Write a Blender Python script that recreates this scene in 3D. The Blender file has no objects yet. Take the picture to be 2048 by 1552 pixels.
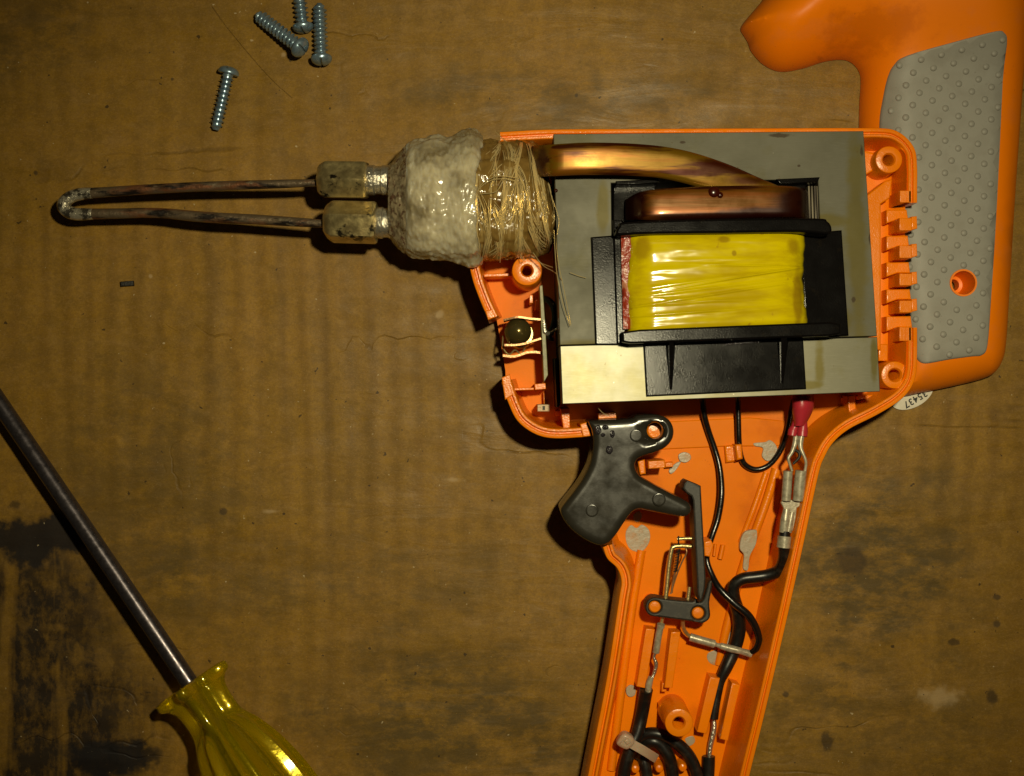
import bpy, bmesh, math, random
import numpy as np
from mathutils import Vector, Matrix, noise
from mathutils.geometry import delaunay_2d_cdt, tessellate_polygon

random.seed(7)
# ------------------------------------------------------------------ scale and camera
MM = 0.001
S = 8.5            # photo pixels per millimetre on the table
D = 330.0          # camera height above the table, mm
scene = bpy.context.scene
cam = bpy.data.cameras.new("camera")
cam.sensor_width = 36.0
cam.lens = 36.0 * D / (2048 / S)
cam.clip_start = 0.01
cam.clip_end = 10
camo = bpy.data.objects.new("camera", cam)
camo.location = (0, 0, D * MM)
scene.collection.objects.link(camo)
scene.camera = camo

# ------------------------------------------------------------------ light: a compact-camera flash beside the lens
world = bpy.data.worlds.new("World")
scene.world = world
world.use_nodes = True
world.node_tree.nodes["Background"].inputs[0].default_value = (1.0, 0.82, 0.55, 1)
world.node_tree.nodes["Background"].inputs[1].default_value = 0.012
fl = bpy.data.lights.new("flash", 'SPOT')
fl.energy = 3.7
fl.color = (1.0, 0.89, 0.56)
fl.spot_size = math.radians(68)
fl.spot_blend = 1.0
fl.shadow_soft_size = 0.007
flo = bpy.data.objects.new("flash", fl)
flo.location = (0.047, 0.047, 0.332)
tgt = Vector((0.010, -0.002, 0.0))
flo.rotation_euler = (tgt - Vector(flo.location)).to_track_quat('-Z', 'Y').to_euler()
scene.collection.objects.link(flo)
scene.view_settings.view_transform = 'Standard'
scene.view_settings.look = 'None'
scene.view_settings.exposure = 0
scene.view_settings.gamma = 1
scene.render.engine = 'CYCLES'
scene.cycles.max_bounces = 8
scene.cycles.transmission_bounces = 8

# ------------------------------------------------------------------ helpers
def P(px, py, z=0.0):
    k = (D - z) / D
    return ((px - 1024) / S * k, (776 - py) / S * k, z)
def L(r, z=0.0):
    return r / S * (D - z) / D

def finish(me, angle=40):
    for p in me.polygons: p.use_smooth = True
    me.set_sharp_from_angle(angle=math.radians(angle))

def obj(name, verts, faces, mat, parent=None, angle=40, recalc=True):
    me = bpy.data.meshes.new(name)
    v = [(a * MM, b * MM, c * MM) for a, b, c in verts]
    me.from_pydata(v, [], faces)
    if recalc:
        bm = bmesh.new(); bm.from_mesh(me)
        bmesh.ops.recalc_face_normals(bm, faces=bm.faces)
        bm.to_mesh(me); bm.free()
    me.validate()
    finish(me, angle)
    me.materials.append(mat)
    o = bpy.data.objects.new(name, me)
    scene.collection.objects.link(o)
    if parent is not None:
        attach(o, parent)
    return o

ROOT = {}
def attach(o, parent):
    o.parent = parent
    # all meshes are laid out in table coordinates: undo the chain of parent offsets
    p = parent
    m = Matrix.Identity(4)
    while p is not None:
        if p.type == 'EMPTY':
            m = Matrix.Translation(p.location)
        p = p.parent
    if parent.type == 'EMPTY':
        o.matrix_parent_inverse = m.inverted()

def thing(name, label, cat, loc, group=None):
    o = bpy.data.objects.new(name, None)
    o.location = (loc[0] * MM, loc[1] * MM, loc[2] * MM)
    o.empty_display_size = 0.005
    scene.collection.objects.link(o)
    return tag(o, label, cat, group)

def tag(o, label, cat, group=None):
    o["label"] = label; o["category"] = cat
    if group: o["group"] = group
    return o

def recentre(o):
    me = o.data
    n = len(me.vertices)
    a = np.empty(n * 3); me.vertices.foreach_get("co", a); a = a.reshape(-1, 3)
    c = (a.min(0) + a.max(0)) / 2; c[2] = a[:, 2].min()
    a -= c
    me.vertices.foreach_set("co", a.ravel()); me.update()
    o.location = c
    return o

def smooth_path(pts, n=8, closed=False):
    out = []
    N = len(pts)
    rng = N if closed else N - 1
    for i in range(rng):
        if closed:
            p0, p1, p2, p3 = pts[(i - 1) % N], pts[i], pts[(i + 1) % N], pts[(i + 2) % N]
        else:
            p1, p2 = pts[i], pts[i + 1]
            p0 = pts[i - 1] if i > 0 else tuple(2 * a - b for a, b in zip(p1, p2))
            p3 = pts[i + 2] if i + 2 < N else tuple(2 * b - a for a, b in zip(p1, p2))
        for k in range(n):
            t = k / n
            out.append(tuple(0.5 * (2 * b + (c - a) * t + (2 * a - 5 * b + 4 * c - d) * t * t + (3 * b - a - 3 * c + d) * t ** 3)
                             for a, b, c, d in zip(p0, p1, p2, p3)))
    if not closed: out.append(tuple(pts[-1]))
    return out

def area2(p):
    return 0.5 * sum(p[i][0] * p[(i + 1) % len(p)][1] - p[(i + 1) % len(p)][0] * p[i][1] for i in range(len(p)))

def offset_poly(p, d):
    """inset a CCW polygon by d (positive = inwards)"""
    n = len(p); out = []
    for i in range(n):
        a, b, c = p[i - 1], p[i], p[(i + 1) % n]
        e1 = Vector((b[0] - a[0], b[1] - a[1])); e2 = Vector((c[0] - b[0], c[1] - b[1]))
        if e1.length < 1e-9: e1 = e2
        if e2.length < 1e-9: e2 = e1
        e1.normalize(); e2.normalize()
        n1 = Vector((-e1.y, e1.x)); n2 = Vector((-e2.y, e2.x))
        m = n1 + n2
        if m.length < 1e-6: m = n1.copy()
        m.normalize()
        k = d / max(0.45, m.dot(n1))
        out.append((b[0] + m.x * k, b[1] + m.y * k))
    return out

def prism_mm(name, outline, ztop, zbot, mat, parent=None, bevel=0.3, holes=(), seg=3, angle=35):
    """outline in mm (xy); ztop a number or f(x,y)"""
    zt = ztop if callable(ztop) else (lambda x, y: ztop)
    zb = zbot if callable(zbot) else (lambda x, y: zbot)
    loops = []
    for k, o in enumerate([outline] + list(holes)):
        o = list(o)
        ccw = area2(o) > 0
        if (k == 0) != ccw: o.reverse()
        loops.append(o)
    verts, faces, caps_t, caps_b = [], [], [], []
    for o in loops:
        n = len(o)
        rings = [[(x, y, zb(x, y)) for x, y in o]]
        if bevel > 0:
            for s in range(seg + 1):
                a = math.pi / 2 * s / seg
                q = offset_poly(o, bevel * (1 - math.cos(a)))
                rings.append([(x, y, zt(x, y) - bevel + bevel * math.sin(a)) for x, y in q])
        else:
            rings.append([(x, y, zt(x, y)) for x, y in o])
        base = len(verts)
        for r in rings: verts += r
        for j in range(len(rings) - 1):
            for i in range(n):
                a = base + j * n + i; b = base + j * n + (i + 1) % n
                faces.append((a, b, b + n, a + n))
        caps_b.append(list(range(base, base + n)))
        caps_t.append(list(range(base + (len(rings) - 1) * n, base + len(rings) * n)))
    for caps in (caps_t, caps_b):
        flat = [i for c in caps for i in c]
        if len(caps) == 1:
            faces.append(tuple(caps[0]))
        else:
            tri = tessellate_polygon([[Vector((verts[i][0], verts[i][1], 0)) for i in c] for c in caps])
            faces += [(flat[a], flat[b], flat[c]) for a, b, c in tri]
    o = obj(name, verts, faces, mat, parent, angle)
    for p in o.data.polygons:
        if abs(p.normal.z) > 0.985: p.use_smooth = False
    return o

def prism(name, pts, ztop, zbot, mat, parent=None, bevel=0.3, holes=(), seg=3, smooth=0, angle=35):
    """outline in photo pixels of the top face, standing at its own height"""
    if smooth: pts = smooth_path(pts, smooth, True)
    zf = ztop if callable(ztop) else (lambda px, py: ztop)
    conv = lambda q: [P(x, y, zf(x, y))[:2] for x, y in q]
    if callable(ztop):
        inv = lambda x, y: zf(*invP(x, y, zf))
        return prism_mm(name, conv(pts), inv, zbot, mat, parent, bevel, [conv(h) for h in holes], seg, angle)
    return prism_mm(name, conv(pts), ztop, zbot, mat, parent, bevel, [conv(h) for h in holes], seg, angle)

def invP(x, y, zf):
    px, py = 1024 + x * S, 776 - y * S
    for _ in range(3):
        k = D / (D - zf(px, py))
        px, py = 1024 + x * S * k, 776 - y * S * k
    return px, py

def circle_px(cx, cy, r, n=24):
    return [(cx + r * math.cos(2 * math.pi * i / n), cy + r * math.sin(2 * math.pi * i / n)) for i in range(n)]
def box_px(x0, y0, x1, y1):
    return [(x0, y0), (x1, y0), (x1, y1), (x0, y1)]

def frames(pts):
    V = [Vector(p) for p in pts]
    T = []
    for i in range(len(V)):
        t = V[min(i + 1, len(V) - 1)] - V[max(i - 1, 0)]
        T.append(t.normalized() if t.length > 1e-9 else (T[-1] if T else Vector((1, 0, 0))))
    up = Vector((0, 0, 1))
    if abs(T[0].dot(up)) > 0.95: up = Vector((0, 1, 0))
    s = T[0].cross(up).normalized()
    out = []
    for i, t in enumerate(T):
        s = (s - t * s.dot(t)).normalized()
        out.append((V[i], t, s, s.cross(t)))
    return out

def tube_mm(name, pts, r, mat, parent=None, res=10, round_end=False, geo=None, angle=50):
    fr = frames(pts)
    n = len(fr)
    rr = r if isinstance(r, (list, tuple)) else [r] * n
    if len(rr) != n:
        rr = [float(np.interp(i / (n - 1), np.linspace(0, 1, len(rr)), rr)) for i in range(n)]
    verts, faces = ([], []) if geo is None else geo
    base = len(verts)
    for (c, t, s, u), q in zip(fr, rr):
        for k in range(res):
            a = 2 * math.pi * k / res
            v = c + (s * math.cos(a) + u * math.sin(a)) * q
            verts.append(tuple(v))
    for i in range(n - 1):
        for k in range(res):
            a = base + i * res + k; b = base + i * res + (k + 1) % res
            faces.append((a, b, b + res, a + res))
    faces.append(tuple(range(base, base + res)))
    faces.append(tuple(range(base + (n - 1) * res, base + n * res)))
    if geo is None:
        return obj(name, verts, faces, mat, parent, angle)

def tube(name, pts, rpx, mat, parent=None, res=10, n=6, **kw):
    """pts: (px,py,z); rpx: radius in photo pixels at that height"""
    sp = smooth_path(pts, n) if n > 1 else pts
    q = [P(*p) for p in sp]
    zz = [p[2] for p in sp]
    if isinstance(rpx, (list, tuple)):
        rs = [float(np.interp(i / (len(sp) - 1), np.linspace(0, 1, len(rpx)), rpx)) for i in range(len(sp))]
    else: rs = [rpx] * len(sp)
    rs = [L(r, z) for r, z in zip(rs, zz)]
    return tube_mm(name, q, rs, mat, parent, res, **kw)

def lathe(name, A, B, prof, mat, parent=None, res=24, phase=0.0, angle=35, mod=None, ref=None):
    """profile [(s,r)] in mm along the axis A->B; closed to the axis when r==0"""
    A = Vector(A); d = (Vector(B) - A).normalized()
    up = Vector(ref) if ref else (Vector((0, 0, 1)) if abs(d.z) < 0.9 else Vector((0, 1, 0)))
    s = d.cross(up).normalized(); u = s.cross(d)
    verts, faces = [], []
    for (h, r) in prof:
        for k in range(res):
            a = 2 * math.pi * k / res + phase
            q = r * (mod(h, a) if mod else 1)
            verts.append(tuple(A + d * h + (s * math.cos(a) + u * math.sin(a)) * q))
    for i in range(len(prof) - 1):
        for k in range(res):
            a = i * res + k; b = i * res + (k + 1) % res
            faces.append((a, b, b + res, a + res))
    faces.append(tuple(range(res))); faces.append(tuple(range((len(prof) - 1) * res, len(prof) * res)))
    return obj(name, verts, faces, mat, parent, angle)

def ring_lathe(name, A, B, prof, mat, parent=None, res=28, angle=35):
    """closed profile (a tube wall)"""
    A = Vector(A); d = (Vector(B) - A).normalized()
    up = Vector((0, 0, 1)) if abs(d.z) < 0.9 else Vector((0, 1, 0))
    s = d.cross(up).normalized(); u = s.cross(d)
    verts, faces = [], []
    m = len(prof)
    for (h, r) in prof:
        for k in range(res):
            a = 2 * math.pi * k / res
            verts.append(tuple(A + d * h + (s * math.cos(a) + u * math.sin(a)) * r))
    for i in range(m):
        for k in range(res):
            a = i * res + k; b = i * res + (k + 1) % res
            j = (i + 1) % m
            faces.append((a, b, j * res + (k + 1) % res, j * res + k))
    return obj(name, verts, faces, mat, parent, angle)

def in_poly(pts, poly):
    pts = np.asarray(pts); x, y = pts[:, 0], pts[:, 1]
    p = np.asarray(poly); q = np.roll(p, -1, 0)
    c = np.zeros(len(pts), bool)
    for (x1, y1), (x2, y2) in zip(p, q):
        if y1 == y2: continue
        m = ((y1 > y) != (y2 > y)) & (x < (x2 - x1) * (y - y1) / (y2 - y1) + x1)
        c ^= m
    return c
def dist_poly(pts, poly):
    pts = np.asarray(pts, float); p = np.asarray(poly, float); q = np.roll(p, -1, 0)
    d = np.full(len(pts), 1e9)
    for a, b in zip(p, q):
        ab = b - a; l2 = max((ab * ab).sum(), 1e-12)
        t = np.clip(((pts - a) @ ab) / l2, 0, 1)
        e = pts - (a + t[:, None] * ab)
        d = np.minimum(d, np.hypot(e[:, 0], e[:, 1]))
    return d

def heightfield(name, outline, zfun, zbot, mat, parent=None, step=1.2, holes=(), rings=(0.15, 0.5, 1.0, 1.8), angle=50):
    """sheet over an outline (mm) whose top follows zfun(xy array, edge distance); closed below at zbot"""
    o = list(outline)
    if area2(o) < 0: o.reverse()
    loops = [o] + [list(h) for h in holes]
    pts = [p for l in loops for p in l]
    edges = []; b = 0
    for l in loops:
        edges += [(b + i, b + (i + 1) % len(l)) for i in range(len(l))]; b += len(l)
    A = np.array(o); lo, hi = A.min(0), A.max(0)
    gx = np.arange(lo[0], hi[0], step); gy = np.arange(lo[1], hi[1], step * 0.87)
    G = np.array([(x + (0.5 * step if j % 2 else 0), y) for j, y in enumerate(gy) for x in gx])
    ok = in_poly(G, o)
    for h in holes: ok &= ~in_poly(G, h)
    G = G[ok]
    d = dist_poly(G, o)
    for h in holes: d = np.minimum(d, dist_poly(G, h))
    keep = d > (max(rings) + step * 0.4 if rings else step * 0.4)
    extra = [tuple(p) for p in G[keep]]
    for r in rings:
        q = np.array(offset_poly(o, r))
        okr = in_poly(q, o) & (dist_poly(q, o) > r * 0.8)
        extra += [tuple(p) for p in q[okr]]
    allp = [Vector(p) for p in pts + extra]
    V, E, F, *_ = delaunay_2d_cdt(allp, edges, [], 1, 1e-5)
    XY = np.array([(v.x, v.y) for v in V])
    F = [tuple(f) for f in F]
    if holes:
        C = np.array([XY[list(f)].mean(0) for f in F])
        bad = np.zeros(len(F), bool)
        for h in holes: bad |= in_poly(C, h)
        F = [f for f, b_ in zip(F, bad) if not b_]
    de = dist_poly(XY, o)
    Z = zfun(XY, de)
    ZB = zbot(XY, de, Z) if callable(zbot) else np.full(len(XY), zbot)
    n = len(XY)
    verts = [(x, y, z) for (x, y), z in zip(XY, Z)] + [(x, y, z) for (x, y), z in zip(XY, ZB)]
    faces = list(F) + [tuple(i + n for i in reversed(f)) for f in F]
    cnt = {}
    for f in F:
        for i in range(3):
            a, b2 = f[i], f[(i + 1) % 3]
            cnt[(a, b2)] = 1
    for (a, b2) in list(cnt):
        if (b2, a) not in cnt: faces.append((b2, a, a + n, b2 + n))
    return obj(name, verts, faces, mat, parent, angle)

def sweep_wall(name, path_px, zr, profile, mat, parent, n=6):
    """wall along a clockwise path (photo pixels at height zr); profile f(x,y) -> [(u inward, z)]"""
    sp = smooth_path(path_px, n)
    q = [Vector(P(x, y, zr)[:2]) for x, y in sp]
    verts, faces = [], []
    m = None
    for i, c in enumerate(q):
        t = (q[min(i + 1, len(q) - 1)] - q[max(i - 1, 0)]).normalized()
        nrm = Vector((t.y, -t.x))
        pr = profile(c.x, c.y); m = len(pr)
        for u, z in pr:
            v = c + nrm * u
            verts.append((v.x, v.y, z))
    for i in range(len(q) - 1):
        for k in range(m):
            a = i * m + k; b = i * m + (k + 1) % m
            faces.append((a, b, b + m, a + m))
    faces.append(tuple(range(m))); faces.append(tuple(range((len(q) - 1) * m, len(q) * m)))
    return obj(name, verts, faces, mat, parent, 30)

def sst(a, b, x):
    t = np.clip((x - a) / (b - a), 0, 1); return t * t * (3 - 2 * t)

# ------------------------------------------------------------------ materials
def new_mat(name):
    m = bpy.data.materials.new(name); m.use_nodes = True
    return m, m.node_tree, m.node_tree.nodes["Principled BSDF"]
def nd(nt, typ, ins=None, **props):
    n = nt.nodes.new(typ)
    for k, v in props.items(): setattr(n, k, v)
    if ins:
        for k, v in ins.items():
            s = n.inputs[k]
            if isinstance(v, bpy.types.NodeSocket): nt.links.new(v, s)
            else: s.default_value = v
    return n
def coords(nt, scale):
    tc = nd(nt, 'ShaderNodeTexCoord')
    sc = scale if isinstance(scale, (tuple, list)) else (scale,) * 3
    mp = nd(nt, 'ShaderNodeMapping', {'Vector': tc.outputs['Object'], 'Scale': tuple(1000 * s for s in sc)})
    return mp.outputs['Vector']
def noise_t(nt, scale, detail=4, rough=0.6, lo=0.4, hi=0.6, dist=0.0):
    """scale: cycles per mm (number or xyz)"""
    n = nd(nt, 'ShaderNodeTexNoise', {'Vector': coords(nt, scale), 'Scale': 1.0, 'Detail': detail, 'Roughness': rough, 'Distortion': dist})
    r = nd(nt, 'ShaderNodeMapRange', {'Value': n.outputs['Fac'], 'From Min': lo, 'From Max': hi})
    return r.outputs['Result']
def mixc(nt, fac, a, b, mode='MIX'):
    m = nd(nt, 'ShaderNodeMix', data_type='RGBA', blend_type=mode)
    for i, v in ((0, fac), (6, a), (7, b)):
        s = m.inputs[i]
        if isinstance(v, bpy.types.NodeSocket): nt.links.new(v, s)
        else: s.default_value = (v if i == 0 else (*v, 1) if len(v) == 3 else v)
    return m.outputs[2]
def math_n(nt, op, a, b=0.0, c=None):
    m = nd(nt, 'ShaderNodeMath', operation=op)
    for i, v in enumerate((a, b) if c is None else (a, b, c)):
        if isinstance(v, bpy.types.NodeSocket): nt.links.new(v, m.inputs[i])
        else: m.inputs[i].default_value = v
    return m.outputs[0]

def gmat(name, col, rough=0.5, metal=0.0, layers=(), bumps=(), rvar=None, spec=0.5, coat_bumps=(), **extra):
    """layers: (scale, detail, colour, lo, hi, amount); bumps: (scale, detail, height_mm)"""
    m, nt, b = new_mat(name)
    c = col
    sock = None
    for (sc, det, c2, lo, hi, amt) in layers:
        f = math_n(nt, 'MULTIPLY', noise_t(nt, sc, det, 0.6, lo, hi), amt)
        sock = mixc(nt, f, sock if sock is not None else c, c2)
    if sock is not None: nt.links.new(sock, b.inputs['Base Color'])
    else: b.inputs['Base Color'].default_value = (*c, 1)
    b.inputs['Roughness'].default_value = rough
    if rvar:
        sc, r0, r1 = rvar
        f = noise_t(nt, sc, 4, 0.6, 0.35, 0.65)
        mr = nd(nt, 'ShaderNodeMapRange', {'Value': f, 'To Min': r0, 'To Max': r1})
        nt.links.new(mr.outputs['Result'], b.inputs['Roughness'])
    b.inputs['Metallic'].default_value = metal
    b.inputs['Specular IOR Level'].default_value = spec
    for k, v in extra.items():
        b.inputs[k.replace('_', ' ')].default_value = v
    prev = None
    for (sc, det, h) in coat_bumps:
        n = nd(nt, 'ShaderNodeTexNoise', {'Vector': coords(nt, sc), 'Scale': 1.0, 'Detail': det, 'Roughness': 0.6})
        bp = nd(nt, 'ShaderNodeBump', {'Height': n.outputs['Fac'], 'Distance': h * MM, 'Strength': 1.0})
        if prev is not None: nt.links.new(prev, bp.inputs['Normal'])
        prev = bp.outputs['Normal']
    if prev is not None: nt.links.new(prev, b.inputs['Coat Normal'])
    prev = None
    for (sc, det, h) in bumps:
        n = nd(nt, 'ShaderNodeTexNoise', {'Vector': coords(nt, sc), 'Scale': 1.0, 'Detail': det, 'Roughness': 0.6})
        bp = nd(nt, 'ShaderNodeBump', {'Height': n.outputs['Fac'], 'Distance': h * MM, 'Strength': 1.0})
        if prev is not None: nt.links.new(prev, bp.inputs['Normal'])
        prev = bp.outputs['Normal']
    if prev is not None: nt.links.new(prev, b.inputs['Normal'])
    return m

M = {}
M['orange'] = gmat('orange_plastic', (0.84, 0.210, 0.0), 0.33,
                   layers=[(0.06, 3, (0.76, 0.170, 0.0), 0.4, 0.65, 0.6), (1.3, 2, (0.40, 0.09, 0.01), 0.70, 0.76, 0.5)],
                   bumps=[(2.6, 2, 0.04), (0.35, 2, 0.04)], rvar=(0.15, 0.20, 0.36), spec=0.42)
M['orange_floor'] = gmat('orange_floor_plastic', (0.84, 0.205, 0.0), 0.4, layers=[(0.05, 3, (0.74, 0.165, 0.0), 0.42, 0.66, 0.6), (0.7, 3, (0.42, 0.08, 0.0), 0.70, 0.76, 0.5)], bumps=[(3.0, 3, 0.012), (0.2, 2, 0.05)], spec=0.08)
M['orange_outer'] = gmat('orange_satin_plastic', (0.88, 0.205, 0.0), 0.42,
                   layers=[(0.05, 3, (0.88, 0.185, 0.0), 0.45, 0.7, 0.5), (0.9, 3, (0.30, 0.07, 0.01), 0.70, 0.76, 0.6), (0.12, 5, (0.80, 0.20, 0.02), 0.55, 0.66, 0.5)],
                   bumps=[(6.0, 2, 0.006)], spec=0.35)
M['grey_rubber'] = gmat('grey_rubber', (0.255, 0.245, 0.215), 0.55,
                   layers=[(0.25, 3, (0.21, 0.195, 0.165), 0.45, 0.7, 0.6), (1.5, 3, (0.12, 0.105, 0.075), 0.66, 0.74, 0.4)], bumps=[(5.0, 3, 0.010)])
M['grey_plug'] = gmat('grey_overmould', (0.38, 0.31, 0.22), 0.35, layers=[(0.35, 4, (0.42, 0.20, 0.07), 0.50, 0.66, 0.75), (1.2, 3, (0.18, 0.14, 0.09), 0.62, 0.72, 0.6)], bumps=[(1.0, 3, 0.08)])
M['black'] = gmat('black_plastic', (0.0035, 0.003, 0.003), 0.3, layers=[(0.5, 4, (0.010, 0.007, 0.004), 0.58, 0.75, 0.7)],
                  bumps=[(3.6, 2, 0.016)], rvar=(0.15, 0.15, 0.22), spec=0.12)
M['black_dull'] = gmat('black_dull_plastic', (0.018, 0.015, 0.011), 0.5, layers=[(1.2, 3, (0.055, 0.045, 0.03), 0.5, 0.7, 0.6)],
                  bumps=[(4.0, 2, 0.018)])
M['trigger'] = gmat('black_trigger_plastic', (0.019, 0.017, 0.0125), 0.36, layers=[(0.25, 4, (0.026, 0.022, 0.015), 0.42, 0.68, 0.8)],
                  bumps=[(5.0, 2, 0.005)], rvar=(0.2, 0.17, 0.30), spec=0.55)
M['melt'] = gmat('glossy_black_blob', (0.03, 0.025, 0.03), 0.16, 0.2, bumps=[(1.6, 3, 0.5)], spec=1.0)
M['pvc'] = gmat('black_pvc', (0.006, 0.005, 0.0045), 0.24, layers=[(0.8, 3, (0.035, 0.028, 0.02), 0.6, 0.75, 0.6)], bumps=[(1.5, 2, 0.03)])
M['rubber'] = gmat('black_cord', (0.007, 0.006, 0.005), 0.34, layers=[(0.6, 3, (0.032, 0.027, 0.02), 0.5, 0.75, 0.7)], bumps=[(2.5, 2, 0.015)])
M['steel'] = gmat('zinc_steel', (0.30, 0.41, 0.50), 0.3, 0.7, layers=[(0.8, 3, (0.14, 0.21, 0.27), 0.4, 0.65, 0.6)], bumps=[(3, 2, 0.01)])
M['shaft'] = gmat('steel_shaft', (0.12, 0.105, 0.115), 0.36, 0.85, layers=[((1.5, 1.5, 1.5), 4, (0.06, 0.05, 0.05), 0.45, 0.7, 0.7)], bumps=[(3.0, 3, 0.008)], rvar=(0.6, 0.24, 0.38))
M['tin'] = gmat('tinned_metal', (0.42, 0.38, 0.28), 0.36, 0.3, layers=[(0.9, 3, (0.22, 0.18, 0.12), 0.42, 0.65, 0.7)], bumps=[(1.5, 3, 0.04)])
M['solder'] = gmat('bright_solder', (0.62, 0.58, 0.47), 0.24, 0.85, layers=[(1.2, 3, (0.30, 0.25, 0.16), 0.5, 0.7, 0.6)], bumps=[(1.6, 3, 0.25)])
M['brass'] = gmat('brass_wire', (0.60, 0.46, 0.20), 0.30, 0.75, layers=[(1.0, 3, (0.34, 0.24, 0.10), 0.45, 0.7, 0.6)], bumps=[(2.0, 3, 0.06)])
M['copper_strip'] = gmat('copper_strip', (0.34, 0.18, 0.08), 0.34, 0.6, bumps=[(2.0, 3, 0.05)])
M['nut'] = gmat('dirty_nickel', (0.66, 0.53, 0.24), 0.36, 0.88,
                layers=[(0.35, 4, (0.36, 0.27, 0.12), 0.42, 0.62, 0.8), (0.22, 4, (0.010, 0.008, 0.008), 0.575, 0.63, 0.95)], bumps=[(1.2, 3, 0.06)], rvar=(0.5, 0.30, 0.48))
M['tip'] = gmat('oxidised_copper_tip', (0.16, 0.115, 0.07), 0.45, 0.55,
                layers=[((0.07, 0.35, 0.35), 4, (0.22, 0.085, 0.035), 0.48, 0.60, 0.9), ((0.10, 0.4, 0.4), 4, (0.016, 0.013, 0.012), 0.52, 0.62, 0.95),
                        ((0.25, 0.6, 0.6), 4, (0.24, 0.20, 0.13), 0.60, 0.68, 0.8)],
                bumps=[(1.2, 4, 0.18)], rvar=(0.5, 0.3, 0.6))
def core_mat(name, k, metal, r0, r1):
    q = lambda a, b_, c_: (a * k, b_ * k, c_ * k)
    return gmat(name, q(0.170, 0.162, 0.118), 0.44, metal,
                layers=[(0.05, 4, q(0.135, 0.128, 0.088), 0.4, 0.65, 0.7), (0.08, 5, q(0.125, 0.105, 0.02), 0.52, 0.66, 0.45),
                        (0.9, 3, (0.07, 0.04, 0.012), 0.70, 0.76, 0.8), ((0.4, 6, 1), 2, q(0.20, 0.19, 0.14), 0.5, 0.7, 0.35), (1.1, 2, q(0.5, 0.48, 0.36), 0.755, 0.79, 0.7)],
                bumps=[((0.5, 6, 1), 3, 0.006)], rvar=(0.12, r0, r1), spec=0.3)
M['core'] = core_mat('core_steel', 0.62, 0.25, 0.50, 0.62)
M['core_bare'] = core_mat('bare_core_steel', 0.85, 0.55, 0.37, 0.40)
M['varnish'] = gmat('varnish', (0.030, 0.004, 0.0015), 0.2, layers=[((0.06, 0.5, 0.3), 3, (0.08, 0.016, 0.002), 0.5, 0.6, 0.8)], spec=0.3)
M['copper_lead'] = gmat('varnished_copper_lead', (0.175, 0.090, 0.004), 0.30, 0.45,
                layers=[((0.035, 0.45, 0.3), 3, (0.20, 0.066, 0.004), 0.46, 0.58, 0.9), ((0.03, 0.30, 0.2), 4, (0.045, 0.007, 0.002), 0.51, 0.58, 0.92)],
                bumps=[((0.05, 1.2, 1.2), 2, 0.02)], rvar=(0.2, 0.26, 0.38), spec=0.3)
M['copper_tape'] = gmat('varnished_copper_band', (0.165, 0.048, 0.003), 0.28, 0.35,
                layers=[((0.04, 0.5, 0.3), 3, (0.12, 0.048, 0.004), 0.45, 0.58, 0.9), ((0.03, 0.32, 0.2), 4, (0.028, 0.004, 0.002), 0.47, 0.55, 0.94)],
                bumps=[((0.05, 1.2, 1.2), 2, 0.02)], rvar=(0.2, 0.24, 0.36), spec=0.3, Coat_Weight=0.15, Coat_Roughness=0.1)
M['yellow_tape'] = gmat('yellow_film_tape', (0.56, 0.44, 0.0), 0.15,
                layers=[((0.05, 0.22, 0.2), 4, (0.40, 0.28, 0.003), 0.44, 0.60, 0.85), (0.25, 3, (0.30, 0.16, 0.01), 0.66, 0.73, 0.8)],
                bumps=[((0.12, 0.22, 0.3), 2, 0.16)], spec=0.3, Coat_Weight=0.15, Coat_Roughness=0.05)
M['red_film'] = gmat('pink_film', (0.26, 0.03, 0.012), 0.3, layers=[(0.4, 3, (0.46, 0.20, 0.11), 0.54, 0.64, 0.8)], bumps=[(0.6, 3, 0.4)])
M['red'] = gmat('red_nylon', (0.40, 0.022, 0.035), 0.36, bumps=[(1.0, 2, 0.05)], Subsurface_Weight=0.15, Subsurface_Scale=0.001)
M['silicone'] = gmat('clear_silicone', (0.62, 0.55, 0.38), 0.19,
                layers=[(0.10, 3, (0.27, 0.215, 0.115), 0.45, 0.62, 0.85), ((0.9, 0.5, 0.6), 3, (0.50, 0.46, 0.36), 0.52, 0.66, 0.45)],
                rvar=(0.4, 0.15, 0.27), spec=0.9, Subsurface_Weight=1.0, Subsurface_Scale=0.0035, Subsurface_Radius=(1.0, 0.9, 0.65), Transmission_Weight=0.25)
M['silicone_dirty'] = gmat('dirty_silicone', (0.21, 0.165, 0.095), 0.2,
                layers=[(0.9, 4, (0.06, 0.02, 0.010), 0.52, 0.60, 0.9), (0.5, 3, (0.11, 0.085, 0.05), 0.45, 0.6, 0.7)],
                rvar=(0.4, 0.14, 0.3), spec=0.7)
M['fibre'] = gmat('amber_glass_fibre', (0.17, 0.10, 0.024), 0.2,
                layers=[((0.5, 0.04, 0.05), 4, (0.32, 0.22, 0.075), 0.5, 0.62, 0.8), ((0.2, 0.08, 0.1), 3, (0.085, 0.038, 0.007), 0.50, 0.64, 0.85)],
                bumps=[((1.1, 0.06, 0.1), 3, 0.35)], rvar=(0.4, 0.12, 0.28), spec=0.8)
M['hairs'] = gmat('glass_strand', (0.70, 0.55, 0.26), 0.25, 0.45)
M['zip'] = gmat('milky_nylon', (0.42, 0.30, 0.21), 0.35, Subsurface_Weight=0.4, Subsurface_Scale=0.002)
M['paper'] = gmat('white_sticker', (0.66, 0.61, 0.50), 0.5, layers=[(0.5, 3, (0.54, 0.49, 0.39), 0.4, 0.65, 0.6)])
M['ink'] = gmat('black_ink', (0.012, 0.011, 0.010), 0.6)
M['dark'] = gmat('dark_iron', (0.018, 0.014, 0.010), 0.55, 0.2, bumps=[(1.0, 3, 0.1)])
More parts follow.
